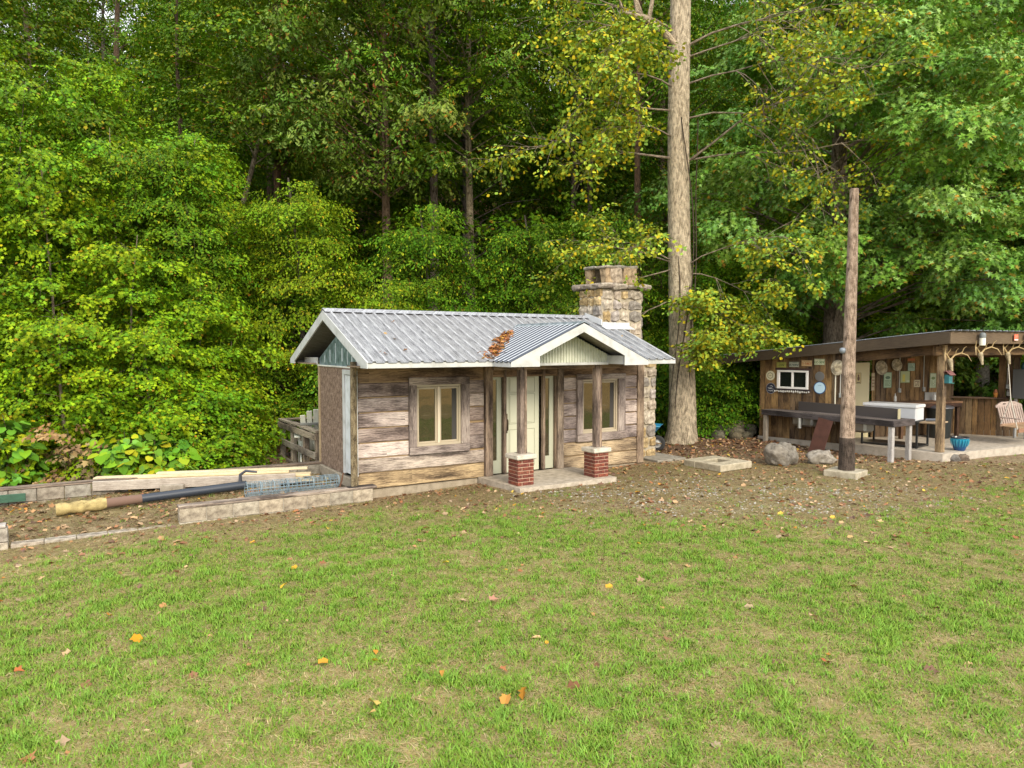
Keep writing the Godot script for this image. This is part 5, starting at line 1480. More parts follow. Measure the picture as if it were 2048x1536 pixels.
func pavilion() -> void:
	rng.seed = 77
	WF = frame(Vector2(6.95, 20.2), Vector2(10.03, 16.69))
	DF = frame(Vector2(9.1, 19.55), Vector2(12.69, 20.68))
	HF = frame(Vector2(12.69, 20.68), Vector2(14.05, 19.95))
	var pav := thing("pavilion", "open brown board pavilion with sloping roof and concrete floor at the right", "pavilion")
	var sl := MB.new()
	var outline := []
	for p in [Vector2(6.93, 20.22), Vector2(10.03, 16.69), Vector2(16.5, 19.83), Vector2(15.4, 21.6), Vector2(12.7, 21.3), Vector2(9.0, 20.8), Vector2(7.4, 20.9)]:
		outline.append(V(p.x, -0.2, p.y))
	sl.prism(outline, Vector3(0, 0.40, 0), Color(0.56, 0.50, 0.42))
	part("concrete_floor", sl, M.concrete, pav)
	# boarded walls
	boards(pav, WF, 0.0, 2.48, 0.2, 2.62, 0.17, Rect2(0.53, 1.56, 0.88, 0.50))
	var RF := frame(Vector2(8.6, 18.34), Vector2(9.13, 19.58))
	boards(pav, RF, 0.0, 1.34, 0.2, 2.75, 0.19)
	var LF := frame(Vector2(7.9, 21.0), Vector2(6.95, 20.22))
	boards(pav, LF, 0.0, 1.22, 0.2, 2.5, 0.19)
	boards(pav, DF, 0.0, 3.76, 0.2, 2.70, 0.17, Rect2(), "board", Vector2(0.02, 0.76))
	bpart("board", pav, M.wood, Color(0.20, 0.12, 0.06), DF * I(Vector3(0.38, 2.5, -0.012)), Vector3(0.75, 0.4, 0.024), 0.003)
	boards(pav, HF, 0.0, 1.56, 0.2, 1.235, 0.14)
	boards(pav, HF, 1.06, 1.56, 1.28, 2.9, 0.15)
	bpart("rail_cap", pav, M.wood, Color(0.22, 0.15, 0.10), HF * I(Vector3(0.55, 1.257, 0.02)), Vector3(1.5, 0.045, 0.20), 0.005)
	bpart("beam", pav, M.wood, Color(0.22, 0.135, 0.07), HF * I(Vector3(0.66, 2.55, 0.0)), Vector3(1.85, 0.30, 0.09), 0.006)
	# door
	var door := bpart("door", pav, M.smooth, Color(0.62, 0.54, 0.32), DF * I(Vector3(0.38, 1.235, -0.02)), Vector3(0.74, 2.06, 0.04), 0.005)
	# window
	var win := sub("window", pav, WF * I(Vector3(0.97, 1.81, 0.01)))
	var wc := Color(0.80, 0.77, 0.74)
	for e in [[0.0, 0.225, 0.88, 0.05], [0.0, -0.225, 0.88, 0.055], [-0.40, 0.0, 0.08, 0.396], [0.41, 0.0, 0.06, 0.396], [0.0, 0.0, 0.05, 0.396]]:
		bpart("frame", win, M.smooth, wc, I(Vector3(e[0], e[1], 0.01)), Vector3(e[2], e[3], 0.05), 0.005)
	bpart("pane", win, M.dark_pane, Color(0.012, 0.016, 0.014), I(Vector3(-0.19, 0, 0)), Vector3(0.33, 0.396, 0.01), 0)
	bpart("pane", win, M.dark_pane, Color(0.012, 0.016, 0.014), I(Vector3(0.20, 0, -0.012)), Vector3(0.35, 0.396, 0.01), 0)
	bpart("trim", pav, M.board, Color(0.085, 0.045, 0.04), WF * I(Vector3(0.97, 2.09, 0.008)), Vector3(1.0, 0.055, 0.02), 0.003)
	bpart("trim", pav, M.board, Color(0.055, 0.04, 0.05), WF * I(Vector3(0.97, 1.53, 0.008)), Vector3(1.0, 0.05, 0.02), 0.003)
	# corner post and beams
	var ang := atan2(DB.y, DB.x)
	var post := bpart("corner_post", pav, M.wood, Color(0.48, 0.36, 0.21), R(V(10.14, 1.47, 17.0), Vector3(0, ang + 0.12, 0)), Vector3(0.155, 2.54, 0.155), 0.008)
	var p2 := Vector2(10.14, 17.0) + DB * 6.2
	bpart("corner_post", pav, M.wood, Color(0.48, 0.36, 0.21), R(V(p2.x, 1.47, p2.y), Vector3(0, ang, 0)), Vector3(0.155, 2.54, 0.155), 0.008)
	bpart("beam", pav, M.wood, Color(0.27, 0.17, 0.08), Transform3D(frame(Vector2(10.14, 17.0), p2).basis, V(10.14 + DB.x * 3.0, 2.60, 17.0 + DB.y * 3.0)), Vector3(6.6, 0.22, 0.09), 0.006)
	bpart("beam", pav, M.wood, Color(0.22, 0.14, 0.07), WF * R(Vector3(3.42, 2.53, -0.18), Vector3(0, 0, 0.103)), Vector3(2.1, 0.24, 0.09), 0.006)
	# roof: sheet, rafters, fascias
	var left := Vector2(5.86, 21.12)
	var da := (left - C0).normalized()
	var la := (left - C0).length()
	var rp := func(s: float, w: float, dy: float) -> Vector3:
		var q := C0 + da * s + DB * w
		return V(q.x, roof_y(s) + dy, q.y)
	for k in 7:
		var sm := ribs(k * 1.0, k * 1.0 + 0.998, 0.25, 0.02, 0.07)
		part("roof_panel", rib_sheet(sm, func(x): return rp.call(-0.06, x, 0.02), func(x): return rp.call(la + 0.1, x, 0.02), Color(0.52, 0.55, 0.58), Color(0.6, 0.63, 0.66)), M.roof, pav)
	var un := MB.new()
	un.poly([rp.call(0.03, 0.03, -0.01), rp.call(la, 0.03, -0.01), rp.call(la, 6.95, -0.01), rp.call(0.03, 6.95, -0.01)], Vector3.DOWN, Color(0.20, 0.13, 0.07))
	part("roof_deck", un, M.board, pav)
	for k in 5:
		var rf := MB.new()
		rf.prism([rp.call(0.1, 0.7 + k * 1.3, -0.02), rp.call(la, 0.7 + k * 1.3, -0.02), rp.call(la, 0.7 + k * 1.3, -0.16), rp.call(0.1, 0.7 + k * 1.3, -0.16)], Vector3(0.04, 0, 0.02), Color(0.22, 0.14, 0.07))
		part("rafter", rf, M.board, pav)
	var fa := MB.new()
	var n1 := Vector3(da.y, 0, da.x) * 0.04
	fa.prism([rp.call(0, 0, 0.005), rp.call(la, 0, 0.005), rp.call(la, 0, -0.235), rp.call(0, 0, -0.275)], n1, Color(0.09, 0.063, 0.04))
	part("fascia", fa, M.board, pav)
	for k in 3:
		var fb := MB.new()
		var w0: float = 0.045 + k * 2.3
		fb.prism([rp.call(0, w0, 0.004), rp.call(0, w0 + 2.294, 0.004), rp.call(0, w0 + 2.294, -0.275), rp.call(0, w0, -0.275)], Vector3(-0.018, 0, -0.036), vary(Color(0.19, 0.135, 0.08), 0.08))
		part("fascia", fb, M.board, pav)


func blobs(o: Node3D, called: String, w: float, h: float, z: float, rows: int, col: Color, mat: Material) -> void:
	# worn print: broken bars
	var mb := MB.new()
	for i in rows:
		var y := h * 0.5 - h * (i + 0.5) / rows
		var x := -w * 0.5
		while x < w * 0.5 - 0.01:
			var l := rng.randf_range(0.012, 0.05)
			l = minf(l, w * 0.5 - x)
			if rng.randf() < 0.8: mb.box(I(Vector3(x + l * 0.5, y, z)), Vector3(l * 0.8, h / rows * 0.55, 0.002), 0, col)
			x += l
	part(called, mb, mat, o).set_meta("kind", "stuff")

func disc(mb: MB, x: float, y: float, z: float, rx: float, ry: float, t: float, col: Color, dome := 0.0, n := 28) -> void:
	var prof := [Vector2(0.0, t + dome), Vector2(0.35, t + dome * 0.88), Vector2(0.7, t + dome * 0.5), Vector2(0.93, t + dome * 0.1), Vector2(1.0, t * 0.6), Vector2(1.0, 0.0)]
	mb.lathe(prof, n, col, Transform3D(Basis(Vector3(rx, 0, 0), Vector3(0, 0, 1), Vector3(0, -ry, 0)), Vector3(x, y, z)))

func lettering(o: Node3D, s: String, size: float, at: Vector3, col: Color) -> void:
	var tm := TextMesh.new()
	var f := SystemFont.new()
	f.font_names = PackedStringArray(["Droid Sans"])
	f.font_weight = 700
	tm.font = f
	tm.text = s
	tm.font_size = 32
	tm.pixel_size = size / 24.0
	tm.depth = 0.003
	var m := StandardMaterial3D.new()
	m.albedo_color = col.linear_to_srgb()
	m.roughness = 0.6
	var mi := MeshInstance3D.new()
	mi.name = "lettering"
	mi.mesh = tm
	mi.material_override = m
	mi.position = at
	o.add_child(mi, true)

func sign_board(called: String, label: String, cat: String, f: Transform3D, x0: float, x1: float, y0: float, y1: float, col: Color, group := "", border := Color(-1, 0, 0)) -> Node3D:
	var o := thing(called, label, cat, f * R(Vector3((x0 + x1) * 0.5, (y0 + y1) * 0.5, 0.012), Vector3(0, 0, rng.randf_range(-0.01, 0.01))), group)
	bpart("plate", o, M.smooth, col, Transform3D.IDENTITY, Vector3(x1 - x0, y1 - y0, 0.006), 0.002)
	if border.r >= 0:
		var w := x1 - x0
		var h := y1 - y0
		for e in [[0, h * 0.5 - 0.008, w - 0.01, 0.008], [0, -h * 0.5 + 0.008, w - 0.01, 0.008], [-w * 0.5 + 0.008, 0, 0.008, h - 0.024], [w * 0.5 - 0.008, 0, 0.008, h - 0.024]]:
			bpart("border", o, M.smooth, border, I(Vector3(e[0], e[1], 0.004)), Vector3(e[2], e[3], 0.003), 0)
	return o

func pavilion_things() -> void:
	rng.seed = 505
	# number plates in a row over the window
	var pl := [["-2HV", Color(0.42, 0.40, 0.10), Color(0.10, 0.14, 0.03), 0.50, 0.78, 2.13, 2.28, "faded yellow number plate, leftmost of the four over the pavilion window"], ["A74NV", Color(0.50, 0.50, 0.40), Color(0.04, 0.08, 0.07), 0.86, 1.14, 2.15, 2.29, "white number plate with dark green figures, second of the four"], ["1-1867", Color(0.58, 0.43, 0.24), Color(0.42, 0.11, 0.02), 1.21, 1.50, 2.18, 2.34, "cream number plate with orange figures, third of the four"], ["LC-30Y", Color(0.62, 0.62, 0.42), Color(0.05, 0.15, 0.03), 1.56, 1.84, 2.22, 2.38, "white number plate with green figures, rightmost of the four"]]
	for q in pl:
		var o := sign_board("number_plate", q[7], "number plate", WF, q[3], q[4], q[5], q[6], q[1], "number plates over the pavilion window", q[2].lerp(q[1], 0.4))
		lettering(o, q[0], 0.062, Vector3(0, -0.012, 0.005), q[2])
		blobs(o, "small_print", 0.16, 0.016, 0.005, 1, q[2], M.smooth)
		o.get_child(o.get_child_count() - 1).position.y = 0.05
	# round signs
	var d1 := thing("round_sign", "cream round sign with a dark six sided ring left of the pavilion window", "sign", WF * I(Vector3(0.32, 1.90, 0.0)))
	var mb := MB.new()
	disc(mb, 0, 0, 0.004, 0.132, 0.132, 0.006, Color(0.66, 0.60, 0.42))
	part("plate", mb, M.smooth, d1)
	mb = MB.new()
	for i in 6:
		mb.box(R(Vector3(cos(i * PI / 3.0) * 0.072, sin(i * PI / 3.0) * 0.072, 0.013), Vector3(0, 0, i * PI / 3.0)), Vector3(0.010, 0.082, 0.003), 0, Color(0.05, 0.05, 0.05))
	mb.box(I(Vector3(0, 0, 0.013)), Vector3(0.06, 0.012, 0.003), 0, Color(0.20, 0.16, 0.10))
	part("ring_print", mb, M.smooth, d1)
	var d2 := thing("round_sign", "dark navy round sign with pale curved emblem below the cream one", "sign", WF * I(Vector3(0.34, 1.55, 0.0)))
	mb = MB.new()
	disc(mb, 0, 0, 0.004, 0.14, 0.15, 0.006, Color(0.30, 0.31, 0.36))
	disc(mb, 0, 0, 0.009, 0.13, 0.14, 0.003, Color(0.02, 0.022, 0.04))
	part("plate", mb, M.smooth, d2)
	mb = MB.new()
	for q in [[0.02, 0.055, 0.05, 0.4], [-0.02, 0.02, 0.07, -0.3], [0.01, -0.02, 0.09, 0.2], [-0.01, -0.06, 0.08, -0.25], [0.04, -0.09, 0.05, 0.5]]:
		mb.tube([Vector3(q[0] - q[2], q[1], 0.013), Vector3(q[0], q[1] + q[3] * 0.05, 0.014), Vector3(q[0] + q[2], q[1] - q[3] * 0.03, 0.013)], [0.004, 0.010, 0.004], 5, Color(0.45, 0.46, 0.48))
	part("emblem", mb, M.smooth, d2)
	var d3 := thing("hub_cap", "shiny domed hub cap hung above the blue round sign", "hub cap", WF * I(Vector3(1.71, 1.92, 0.0)))
	mb = MB.new()
	disc(mb, 0, 0, 0.002, 0.125, 0.125, 0.01, Color(0.30, 0.30, 0.31), 0.06)
	part("dome", mb, M.metal, d3)
	var d4 := thing("round_sign", "blue rimmed round sign with a pale face right of the pavilion window", "sign", WF * I(Vector3(1.72, 1.62, 0.0)))
	mb = MB.new()
	disc(mb, 0, 0, 0.004, 0.165, 0.165, 0.008, Color(0.015, 0.085, 0.22))
	part("rim", mb, M.smooth, d4)
	mb = MB.new()
	disc(mb, 0, 0, 0.011, 0.143, 0.143, 0.004, Color(0.50, 0.68, 0.80))
	part("face", mb, M.smooth, d4)
	blobs(d4, "small_print", 0.09, 0.014, 0.017, 1, Color(0.02, 0.14, 0.32), M.smooth)
	d4.get_child(2).position.y = 0.06
	# shells under the window
	var gl := thing("shell_garland", "string of white shells hanging along the pavilion window sill", "garland", WF * I(Vector3(0.47, 1.487, 0.03)))
	for i in 17:
		mb = MB.new()
		mb.lump(Vector3.ZERO, Vector3(0.022, rng.randf_range(0.018, 0.034), 0.012), i + 3, 0.6, Color(0.66, 0.64, 0.60), 5, 7)
		part("shell", mb, M.smooth, gl).position = Vector3(i * 0.06, rng.randf_range(-0.012, 0.006), 0)
	# straw hats
	var hats := [[WF, 2.20, 2.16, 0.17, 0.20, "straw hat hanging beside the pole, leftmost of the three"], [DF, 1.10, 2.12, 0.225, 0.20, "straw hat with a dark spot right of the pavilion door"], [DF, 1.63, 2.19, 0.20, 0.17, "straw hat hanging nearest to the corner post"]]
	for q in hats:
		var o := thing("straw_hat", q[5], "hat", q[0] * R(Vector3(q[1], q[2], 0.05), Vector3(-0.12, 0.1, 0)), "straw hats on the pavilion wall")
		mb = MB.new()
		disc(mb, 0, 0, 0.0, q[3], q[4], 0.012, Color(0.74, 0.66, 0.50), 0.02)
		part("brim", mb, M.stone, o)
		mb = MB.new()
		disc(mb, 0.01, 0.0, 0.018, q[3] * 0.55, q[4] * 0.55, 0.02, Color(0.78, 0.68, 0.48), 0.09)
		part("crown", mb, M.stone, o)
	# posters on the inner wall
	var ps := [[0.27, 0.45, 1.69, 1.99, Color(0.58, 0.46, 0.22), Color(0.10, 0.05, 0.02), "cream poster with a brown figure on the pavilion door"], [0.80, 0.92, 1.49, 1.98, Color(0.44, 0.34, 0.20), Color(0.22, 0.14, 0.07), "narrow upright tan sign right of the pavilion door"], [1.22, 1.50, 1.56, 1.99, Color(0.34, 0.44, 0.28), Color(0.07, 0.13, 0.07), "tall green poster below the spotted straw hat"], [1.80, 2.14, 1.69, 2.02, Color(0.34, 0.38, 0.18), Color(0.16, 0.17, 0.05), "green and yellow poster in the middle of the inner wall"], [2.06, 2.31, 2.02, 2.24, Color(0.35, 0.45, 0.34), Color(0.12, 0.20, 0.14), "small pale green square sign high on the inner wall"], [2.28, 2.52, 1.56, 1.77, Color(0.56, 0.46, 0.28), Color(0.10, 0.06, 0.03), "small cream sign with dark print over the counter"], [2.86, 3.09, 1.53, 1.95, Color(0.50, 0.55, 0.38), Color(0.17, 0.24, 0.09), "pale poster with green print beside the corner post"]]
	for i in ps.size():
		var q = ps[i]
		var o := sign_board("wall_sign", q[6], "sign", DF, q[0], q[1], q[2], q[3], q[4], "signs on the pavilion's inner wall", q[5])
		var w: float = q[1] - q[0]
		var h: float = q[3] - q[2]
		if i == 0:
			mb = MB.new()
			disc(mb, 0.0, -0.01, 0.004, 0.04, 0.06, 0.003, Color(0.14, 0.06, 0.025))
			disc(mb, -0.005, 0.07, 0.004, 0.025, 0.03, 0.003, Color(0.16, 0.07, 0.03))
			mb.box(I(Vector3(0, -0.115, 0.005)), Vector3(0.11, 0.02, 0.002), 0, Color(0.05, 0.04, 0.03))
			part("figure_print", mb, M.smooth, o)
		elif i == 2 or i == 6:
			mb = MB.new()
			disc(mb, 0, h * 0.16, 0.004, w * 0.30, h * 0.10, 0.003, q[5])
			part("oval_print", mb, M.smooth, o)
			blobs(o, "worn_print", w * 0.75, h * 0.42, 0.005, 5, q[5].lerp(q[4], 0.3), M.smooth)
			o.get_child(o.get_child_count() - 1).position.y = -h * 0.2
		elif i == 3:
			mb = MB.new()
			mb.box(I(Vector3(-0.05, -0.03, 0.004)), Vector3(0.09, 0.2, 0.002), 0, Color(0.50, 0.42, 0.06))
			mb.box(I(Vector3(0.1, -0.12, 0.004)), Vector3(0.11, 0.05, 0.002), 0, Color(0.42, 0.46, 0.30))
			part("picture_print", mb, M.smooth, o)
		else:
			blobs(o, "worn_print", w * 0.7, h * 0.7, 0.005, 4, q[5], M.smooth)
	var og := bpart("orange_sign", self, M.smooth, Color(0.42, 0.11, 0.02), DF * I(Vector3(2.17, 2.335, 0.012)), Vector3(0.25, 0.07, 0.01), 0.003)
	tag(og, "small orange red sign close under the pavilion roof", "sign")
	# electric boxes and conduits
	for q in [[DF, 1.78, 1.48, 2.4, "grey switch box right of the tall green poster"], [DF, 2.64, 1.50, 2.5, "grey switch box beside the cream sign over the counter"], [WF, 2.28, 1.45, 2.3, "grey switch box left of the pole on the outer wall"], [HF, 1.28, 1.59, 2.1, "round grey switch box on the wall right of the opening"], [HF, 1.30, 1.39, 1.5, "square pale socket box under the round one"]]:
		var o := thing("switch_box", q[4], "switch box", q[0] * I(Vector3(q[1], q[2], 0.02)), "switch boxes in the pavilion")
		bpart("box", o, M.plastic, Color(0.34, 0.35, 0.33), Transform3D.IDENTITY, Vector3(0.085, 0.12, 0.05), 0.008)
		mb = MB.new()
		mb.tube([Vector3(-0.015, 0.06, 0.0), Vector3(-0.015, q[3] - q[2], 0.0)], [0.011, 0.011], 7, Color(0.48, 0.47, 0.43))
		part("conduit", mb, M.plastic, o)
	var vp := MB.new()
	vp.tube([Vector3(0, 0, 0), Vector3(0, 1.4, 0)], [0.018, 0.018], 8, Color(0.62, 0.58, 0.46))
	var vo := part("water_pipe", vp, M.plastic, self)
	vo.transform = WF * I(Vector3(2.14, 0.7, 0.03))
	tag(vo, "thin cream upright pipe on the outer wall left of the pole", "pipe")
	# long work table with splash back and two basins
	var TF := frame(Vector2(6.92, 19.63), Vector2(8.79, 16.66))
	var tb := thing("wash_table", "long grey wooden wash table with dark splash back in front of the pavilion", "table", TF)
	var tc := Color(0.22, 0.195, 0.185)
	for i in 3:
		bpart("top_board", tb, M.wood, vary(tc, 0.08), I(Vector3(1.76, 0.972, -0.12 - i * 0.275)), Vector3(3.66, 0.03, 0.27), 0.004)
	bpart("apron", tb, M.wood, Color(0.135, 0.12, 0.125), I(Vector3(1.76, 0.915, 0.035)), Vector3(3.70, 0.14, 0.04), 0.006)
	bpart("apron", tb, M.wood, Color(0.135, 0.12, 0.125), I(Vector3(1.76, 0.915, -0.83)), Vector3(3.70, 0.14, 0.04), 0.006)
	bpart("apron", tb, M.wood, Color(0.15, 0.13, 0.13), I(Vector3(3.60, 0.915, -0.40)), Vector3(0.04, 0.14, 0.82), 0.006)
	bpart("apron", tb, M.wood, Color(0.15, 0.13, 0.13), I(Vector3(-0.07, 0.915, -0.40)), Vector3(0.04, 0.14, 0.82), 0.006)
	for q in [[0.0, -0.03, Color(0.42, 0.38, 0.31)], [0.0, -0.76, Color(0.34, 0.29, 0.22)], [3.51, -0.03, Color(0.60, 0.60, 0.61)], [3.51, -0.76, Color(0.56, 0.56, 0.56)]]:
		bpart("leg", tb, M.board, q[2], I(Vector3(q[0], 0.40, q[1])), Vector3(0.105, 0.90, 0.105), 0.006)
	bpart("splash_back", tb, M.smooth, Color(0.075, 0.065, 0.060), R(Vector3(2.05, 1.11, -0.50), Vector3(0, 0, 0)), Vector3(2.75, 0.245, 0.02), 0.003)
	bpart("splash_end", tb, M.smooth, Color(0.40, 0.36, 0.22), I(Vector3(3.44, 1.11, -0.45)), Vector3(0.02, 0.245, 0.10), 0.003)
	for x in [1.1, 2.55]:
		bpart("basin", tb, M.metal, Color(0.30, 0.29, 0.27), I(Vector3(x, 0.76, -0.25)), Vector3(0.62, 0.28, 0.40), 0.05)
	mb = MB.new()
	mb.tube([Vector3(1.08, 0.86, 0.0), Vector3(1.08, 0.58, 0.0)], [0.05, 0.045], 12, Color(0.6, 0.6, 0.58))
	part("drain_pipe", mb, M.metal, tb)
	var ru := bpart("rusty_sheet", self, M.concrete, Color(0.13, 0.055, 0.042), TF * R(Vector3(1.83, 0.44, 0.20), Vector3(-0.22, 0, -0.16)), Vector3(0.42, 0.92, 0.012), 0.002)
	tag(ru, "dark rusty metal sheet leaning against the wash table", "metal sheet")
	# cart with a white chest
	var CF := frame(Vector2(9.05, 18.55), Vector2(9.95, 17.55), 0.11)
	var cart := thing("black_cart", "black wheeled metal cart under the white chest", "cart", CF)
	for q in [[0.0, 0.0], [1.3, 0.0], [0.0, -0.75], [1.3, -0.75]]:
		bpart("leg", cart, M.plastic, Color(0.02, 0.02, 0.02), I(Vector3(q[0], 0.38, q[1])), Vector3(0.045, 0.68, 0.045), 0.004)
		mb = MB.new()
		mb.lathe([Vector2(0, -0.02), Vector2(0.045, -0.02), Vector2(0.05, 0.0), Vector2(0.045, 0.02), Vector2(0, 0.02)], 14, Color(0.02, 0.02, 0.02), R(Vector3(q[0], 0.05, q[1]), Vector3(PI * 0.5, 0, 0)))
		part("castor", mb, M.matte, cart)
	bpart("shelf", cart, M.plastic, Color(0.025, 0.025, 0.025), I(Vector3(0.65, 0.13, -0.375)), Vector3(1.36, 0.03, 0.78), 0.005)
	bpart("shelf", cart, M.board, Color(0.03, 0.028, 0.026), I(Vector3(0.65, 0.725, -0.375)), Vector3(1.36, 0.04, 0.80), 0.005)
	bpart("side_shelf", cart, M.board, Color(0.58, 0.44, 0.29), I(Vector3(1.55, 0.735, -0.375)), Vector3(0.42, 0.035, 0.70), 0.005)
	var chest := thing("white_chest", "white lidded chest standing on the black cart", "chest", CF * I(Vector3(0.60, 0.747, -0.40)))
	bpart("body", chest, M.smooth, Color(0.66, 0.67, 0.68), I(Vector3(0, 0.16, 0)), Vector3(1.24, 0.32, 0.58), 0.015)
	bpart("lid", chest, M.smooth, Color(0.76, 0.76, 0.76), I(Vector3(0, 0.36, 0)), Vector3(1.30, 0.085, 0.64), 0.02)
	var tube := MB.new()
	tube.tube([Vector3(0, 0, 0), Vector3(0.36, 0.03, 0.05)], [0.035, 0.035], 12, Color(0.22, 0.25, 0.30))
	var tu := part("grey_tube", tube, M.plastic, self)
	tu.transform = CF * I(Vector3(1.42, 0.79, -0.25))
	tag(tu, "short grey tube lying on the cart's side shelf", "tube")
	# counter, bin
	var ct := thing("counter", "brown wooden counter along the pavilion's inner wall", "counter", DF * I(Vector3(2.32, 0, 0.33)))
	for i in 3:
		bpart("top_board", ct, M.wood, vary(Color(0.34, 0.20, 0.11), 0.1), I(Vector3(0, 1.165, -0.22 + i * 0.215)), Vector3(2.1, 0.045, 0.21), 0.004)
	bpart("apron", ct, M.wood, Color(0.13, 0.065, 0.04), I(Vector3(0, 1.09, 0.29)), Vector3(2.06, 0.10, 0.03), 0.004)
	for q in [[-0.98, 0.2], [0.98, 0.2]]:
		bpart("leg", ct, M.wood, Color(0.16, 0.09, 0.05), I(Vector3(q[0], 0.67, q[1])), Vector3(0.09, 0.93, 0.09), 0.004)
	bpart("backsplash", ct, M.smooth, Color(0.30, 0.29, 0.27), I(Vector3(0.66, 1.29, -0.30)), Vector3(0.62, 0.24, 0.02), 0.003)
	var bo := MB.new()
	bo.lathe([Vector2(0, 0), Vector2(0.035, 0), Vector2(0.035, 0.13), Vector2(0.012, 0.17), Vector2(0.012, 0.22), Vector2(0, 0.22)], 12, Color(0.72, 0.72, 0.68))
	for q in [[1.50, "white bottle at the left end of the counter"], [2.90, "white bottle on the counter beside the corner post"]]:
		var b := part("white_bottle", bo, M.plastic, self)
		b.transform = DF * I(Vector3(q[0], 1.188, 0.15))
		tag(b, q[1], "bottle", "bottles on the counter")
	var bin := thing("waste_bin", "black plastic waste bin standing under the counter by the half wall", "bin", I(V(11.75, 0.2, 19.75)))
	mb = MB.new()
	mb.lathe([Vector2(0, 0.0), Vector2(0.25, 0.0), Vector2(0.27, 0.03), Vector2(0.31, 0.78), Vector2(0.33, 0.80), Vector2(0.33, 0.83)], 26, Color(0.022, 0.024, 0.027))
	part("body", mb, M.plastic, bin)
	mb = MB.new()
	mb.lathe([Vector2(0.345, 0.82), Vector2(0.345, 0.86), Vector2(0.25, 0.895), Vector2(0.0, 0.91)], 26, Color(0.10, 0.10, 0.115))
	part("lid", mb, M.plastic, bin)
	# glazed pot and the stones at its foot
	var pot := thing("flower_pot", "blue glazed flower pot on the edge of the pavilion floor", "pot", I(V(10.80, 0.2, 17.3)))
	mb = MB.new()
	var cols := []
	var prof := []
	for i in 12:
		var f := i / 11.0
		prof.append(Vector2(0.112 + 0.085 * pow(f, 0.8), 0.29 * f))
		cols.append(Color(0.015, 0.05, 0.16).lerp(Color(0.02, 0.30, 0.46), pow(f, 1.6)))
	prof.append(Vector2(0.205, 0.30)); cols.append(Color(0.03, 0.04, 0.06))
	prof.append(Vector2(0.205, 0.325)); cols.append(Color(0.03, 0.04, 0.06))
	prof.append(Vector2(0.175, 0.325)); cols.append(Color(0.03, 0.03, 0.03))
	prof.append(Vector2(0.165, 0.20)); cols.append(Color(0.03, 0.03, 0.03))
	prof.append(Vector2(0.0, 0.20)); cols.append(Color(0.05, 0.035, 0.02))
	mb.lathe(prof, 30, Color(1, 1, 1), Transform3D.IDENTITY, cols)
	var glaze := std(0.12)
	part("body", mb, glaze, pot)
	mb = MB.new()
	for i in 18:
		var a := TAU * i / 18.0
		mb.tube([Vector3(cos(a) * 0.198, 0.27, sin(a) * 0.198), Vector3(cos(a) * 0.186, 0.18, sin(a) * 0.186), Vector3(cos(a) * 0.165, 0.10, sin(a) * 0.165)], [0.010, 0.009, 0.003], 5, Color(0.06, 0.36, 0.48))
	part("flutes", mb, glaze, pot)
	for q in [[10.40, 16.90, 0.11, 0.10, Color(0.26, 0.245, 0.23), "grey stone at the pavilion floor's edge under the blue pot"], [10.66, 16.95, 0.10, 0.10, Color(0.27, 0.21, 0.16), "brownish stone right of the grey one under the blue pot"], [10.44, 16.98, 0.07, 0.17, Color(0.34, 0.32, 0.29), "small pale stone on top by the floor's edge"]]:
		mb = MB.new()
		mb.lump(Vector3.ZERO, Vector3(q[2] * 1.3, q[2], q[2]), int(q[0] * 100), 0.4, q[4], 9, 12)
		var s := part("edge_stone", mb, M.stone, self)
		s.position = V(q[0], q[3] * 0.6, q[1])
		tag(s, q[5], "stone")
	# bird house
	var bf := R(V(10.235, 1.84, 16.915), Vector3(0, 0.55, 0))
	var bh := thing("bird_house", "teal bird house with a red roof nailed to the corner post", "bird house", bf)
	bpart("box", bh, M.paint, Color(0.03, 0.17, 0.20), I(Vector3(0, 0.10, 0.0)), Vector3(0.15, 0.2, 0.13), 0.003)
	bpart("front", bh, M.board, Color(0.42, 0.26, 0.13), I(Vector3(0.082, 0.11, 0.0)), Vector3(0.012, 0.22, 0.12), 0.002)
	mb = MB.new()
	disc(mb, 0, 0, 0, 0.022, 0.022, 0.002, Color(0.02, 0.015, 0.01))
	var hole := part("hole", mb, M.matte, bh)
	hole.transform = R(Vector3(0.089, 0.12, 0), Vector3(0, PI * 0.5, 0))
	for s in [-1.0, 1.0]:
		bpart("roof", bh, M.board, Color(0.26, 0.115, 0.115), R(Vector3(0.01, 0.245, s * 0.052), Vector3(s * 0.72, 0, 0)), Vector3(0.24, 0.014, 0.16), 0.003)
	bpart("perch", bh, M.paint, Color(0.05, 0.30, 0.25), I(Vector3(0.11, 0.0, 0)), Vector3(0.10, 0.012, 0.14), 0.002)
	# antlers
	for q in [[Vector2(10.22, 16.90), 2.36, 1.0, "antlered skull on the pavilion's corner post"], [Vector2(11.02, 17.05), 2.50, 0.75, "antlered skull on the front beam beside the lantern"], [Vector2(12.12, 17.72), 2.50, 0.85, "antlered skull on the front beam above the swing"]]:
		var an := thing("antlers", q[3], "antlers", R(V(q[0].x, q[1], q[0].y), Vector3(0, 0.35, 0)), "antlers on the pavilion's front")
		mb = MB.new()
		mb.lathe([Vector2(0.0, -0.24), Vector2(0.025, -0.23), Vector2(0.035, -0.14), Vector2(0.055, -0.04), Vector2(0.06, 0.02), Vector2(0.045, 0.06), Vector2(0, 0.07)], 12, Color(0.62, 0.53, 0.36), R(Vector3(0, 0, 0.05), Vector3(-0.25, 0, 0)))
		part("skull", mb, M.stone, an)
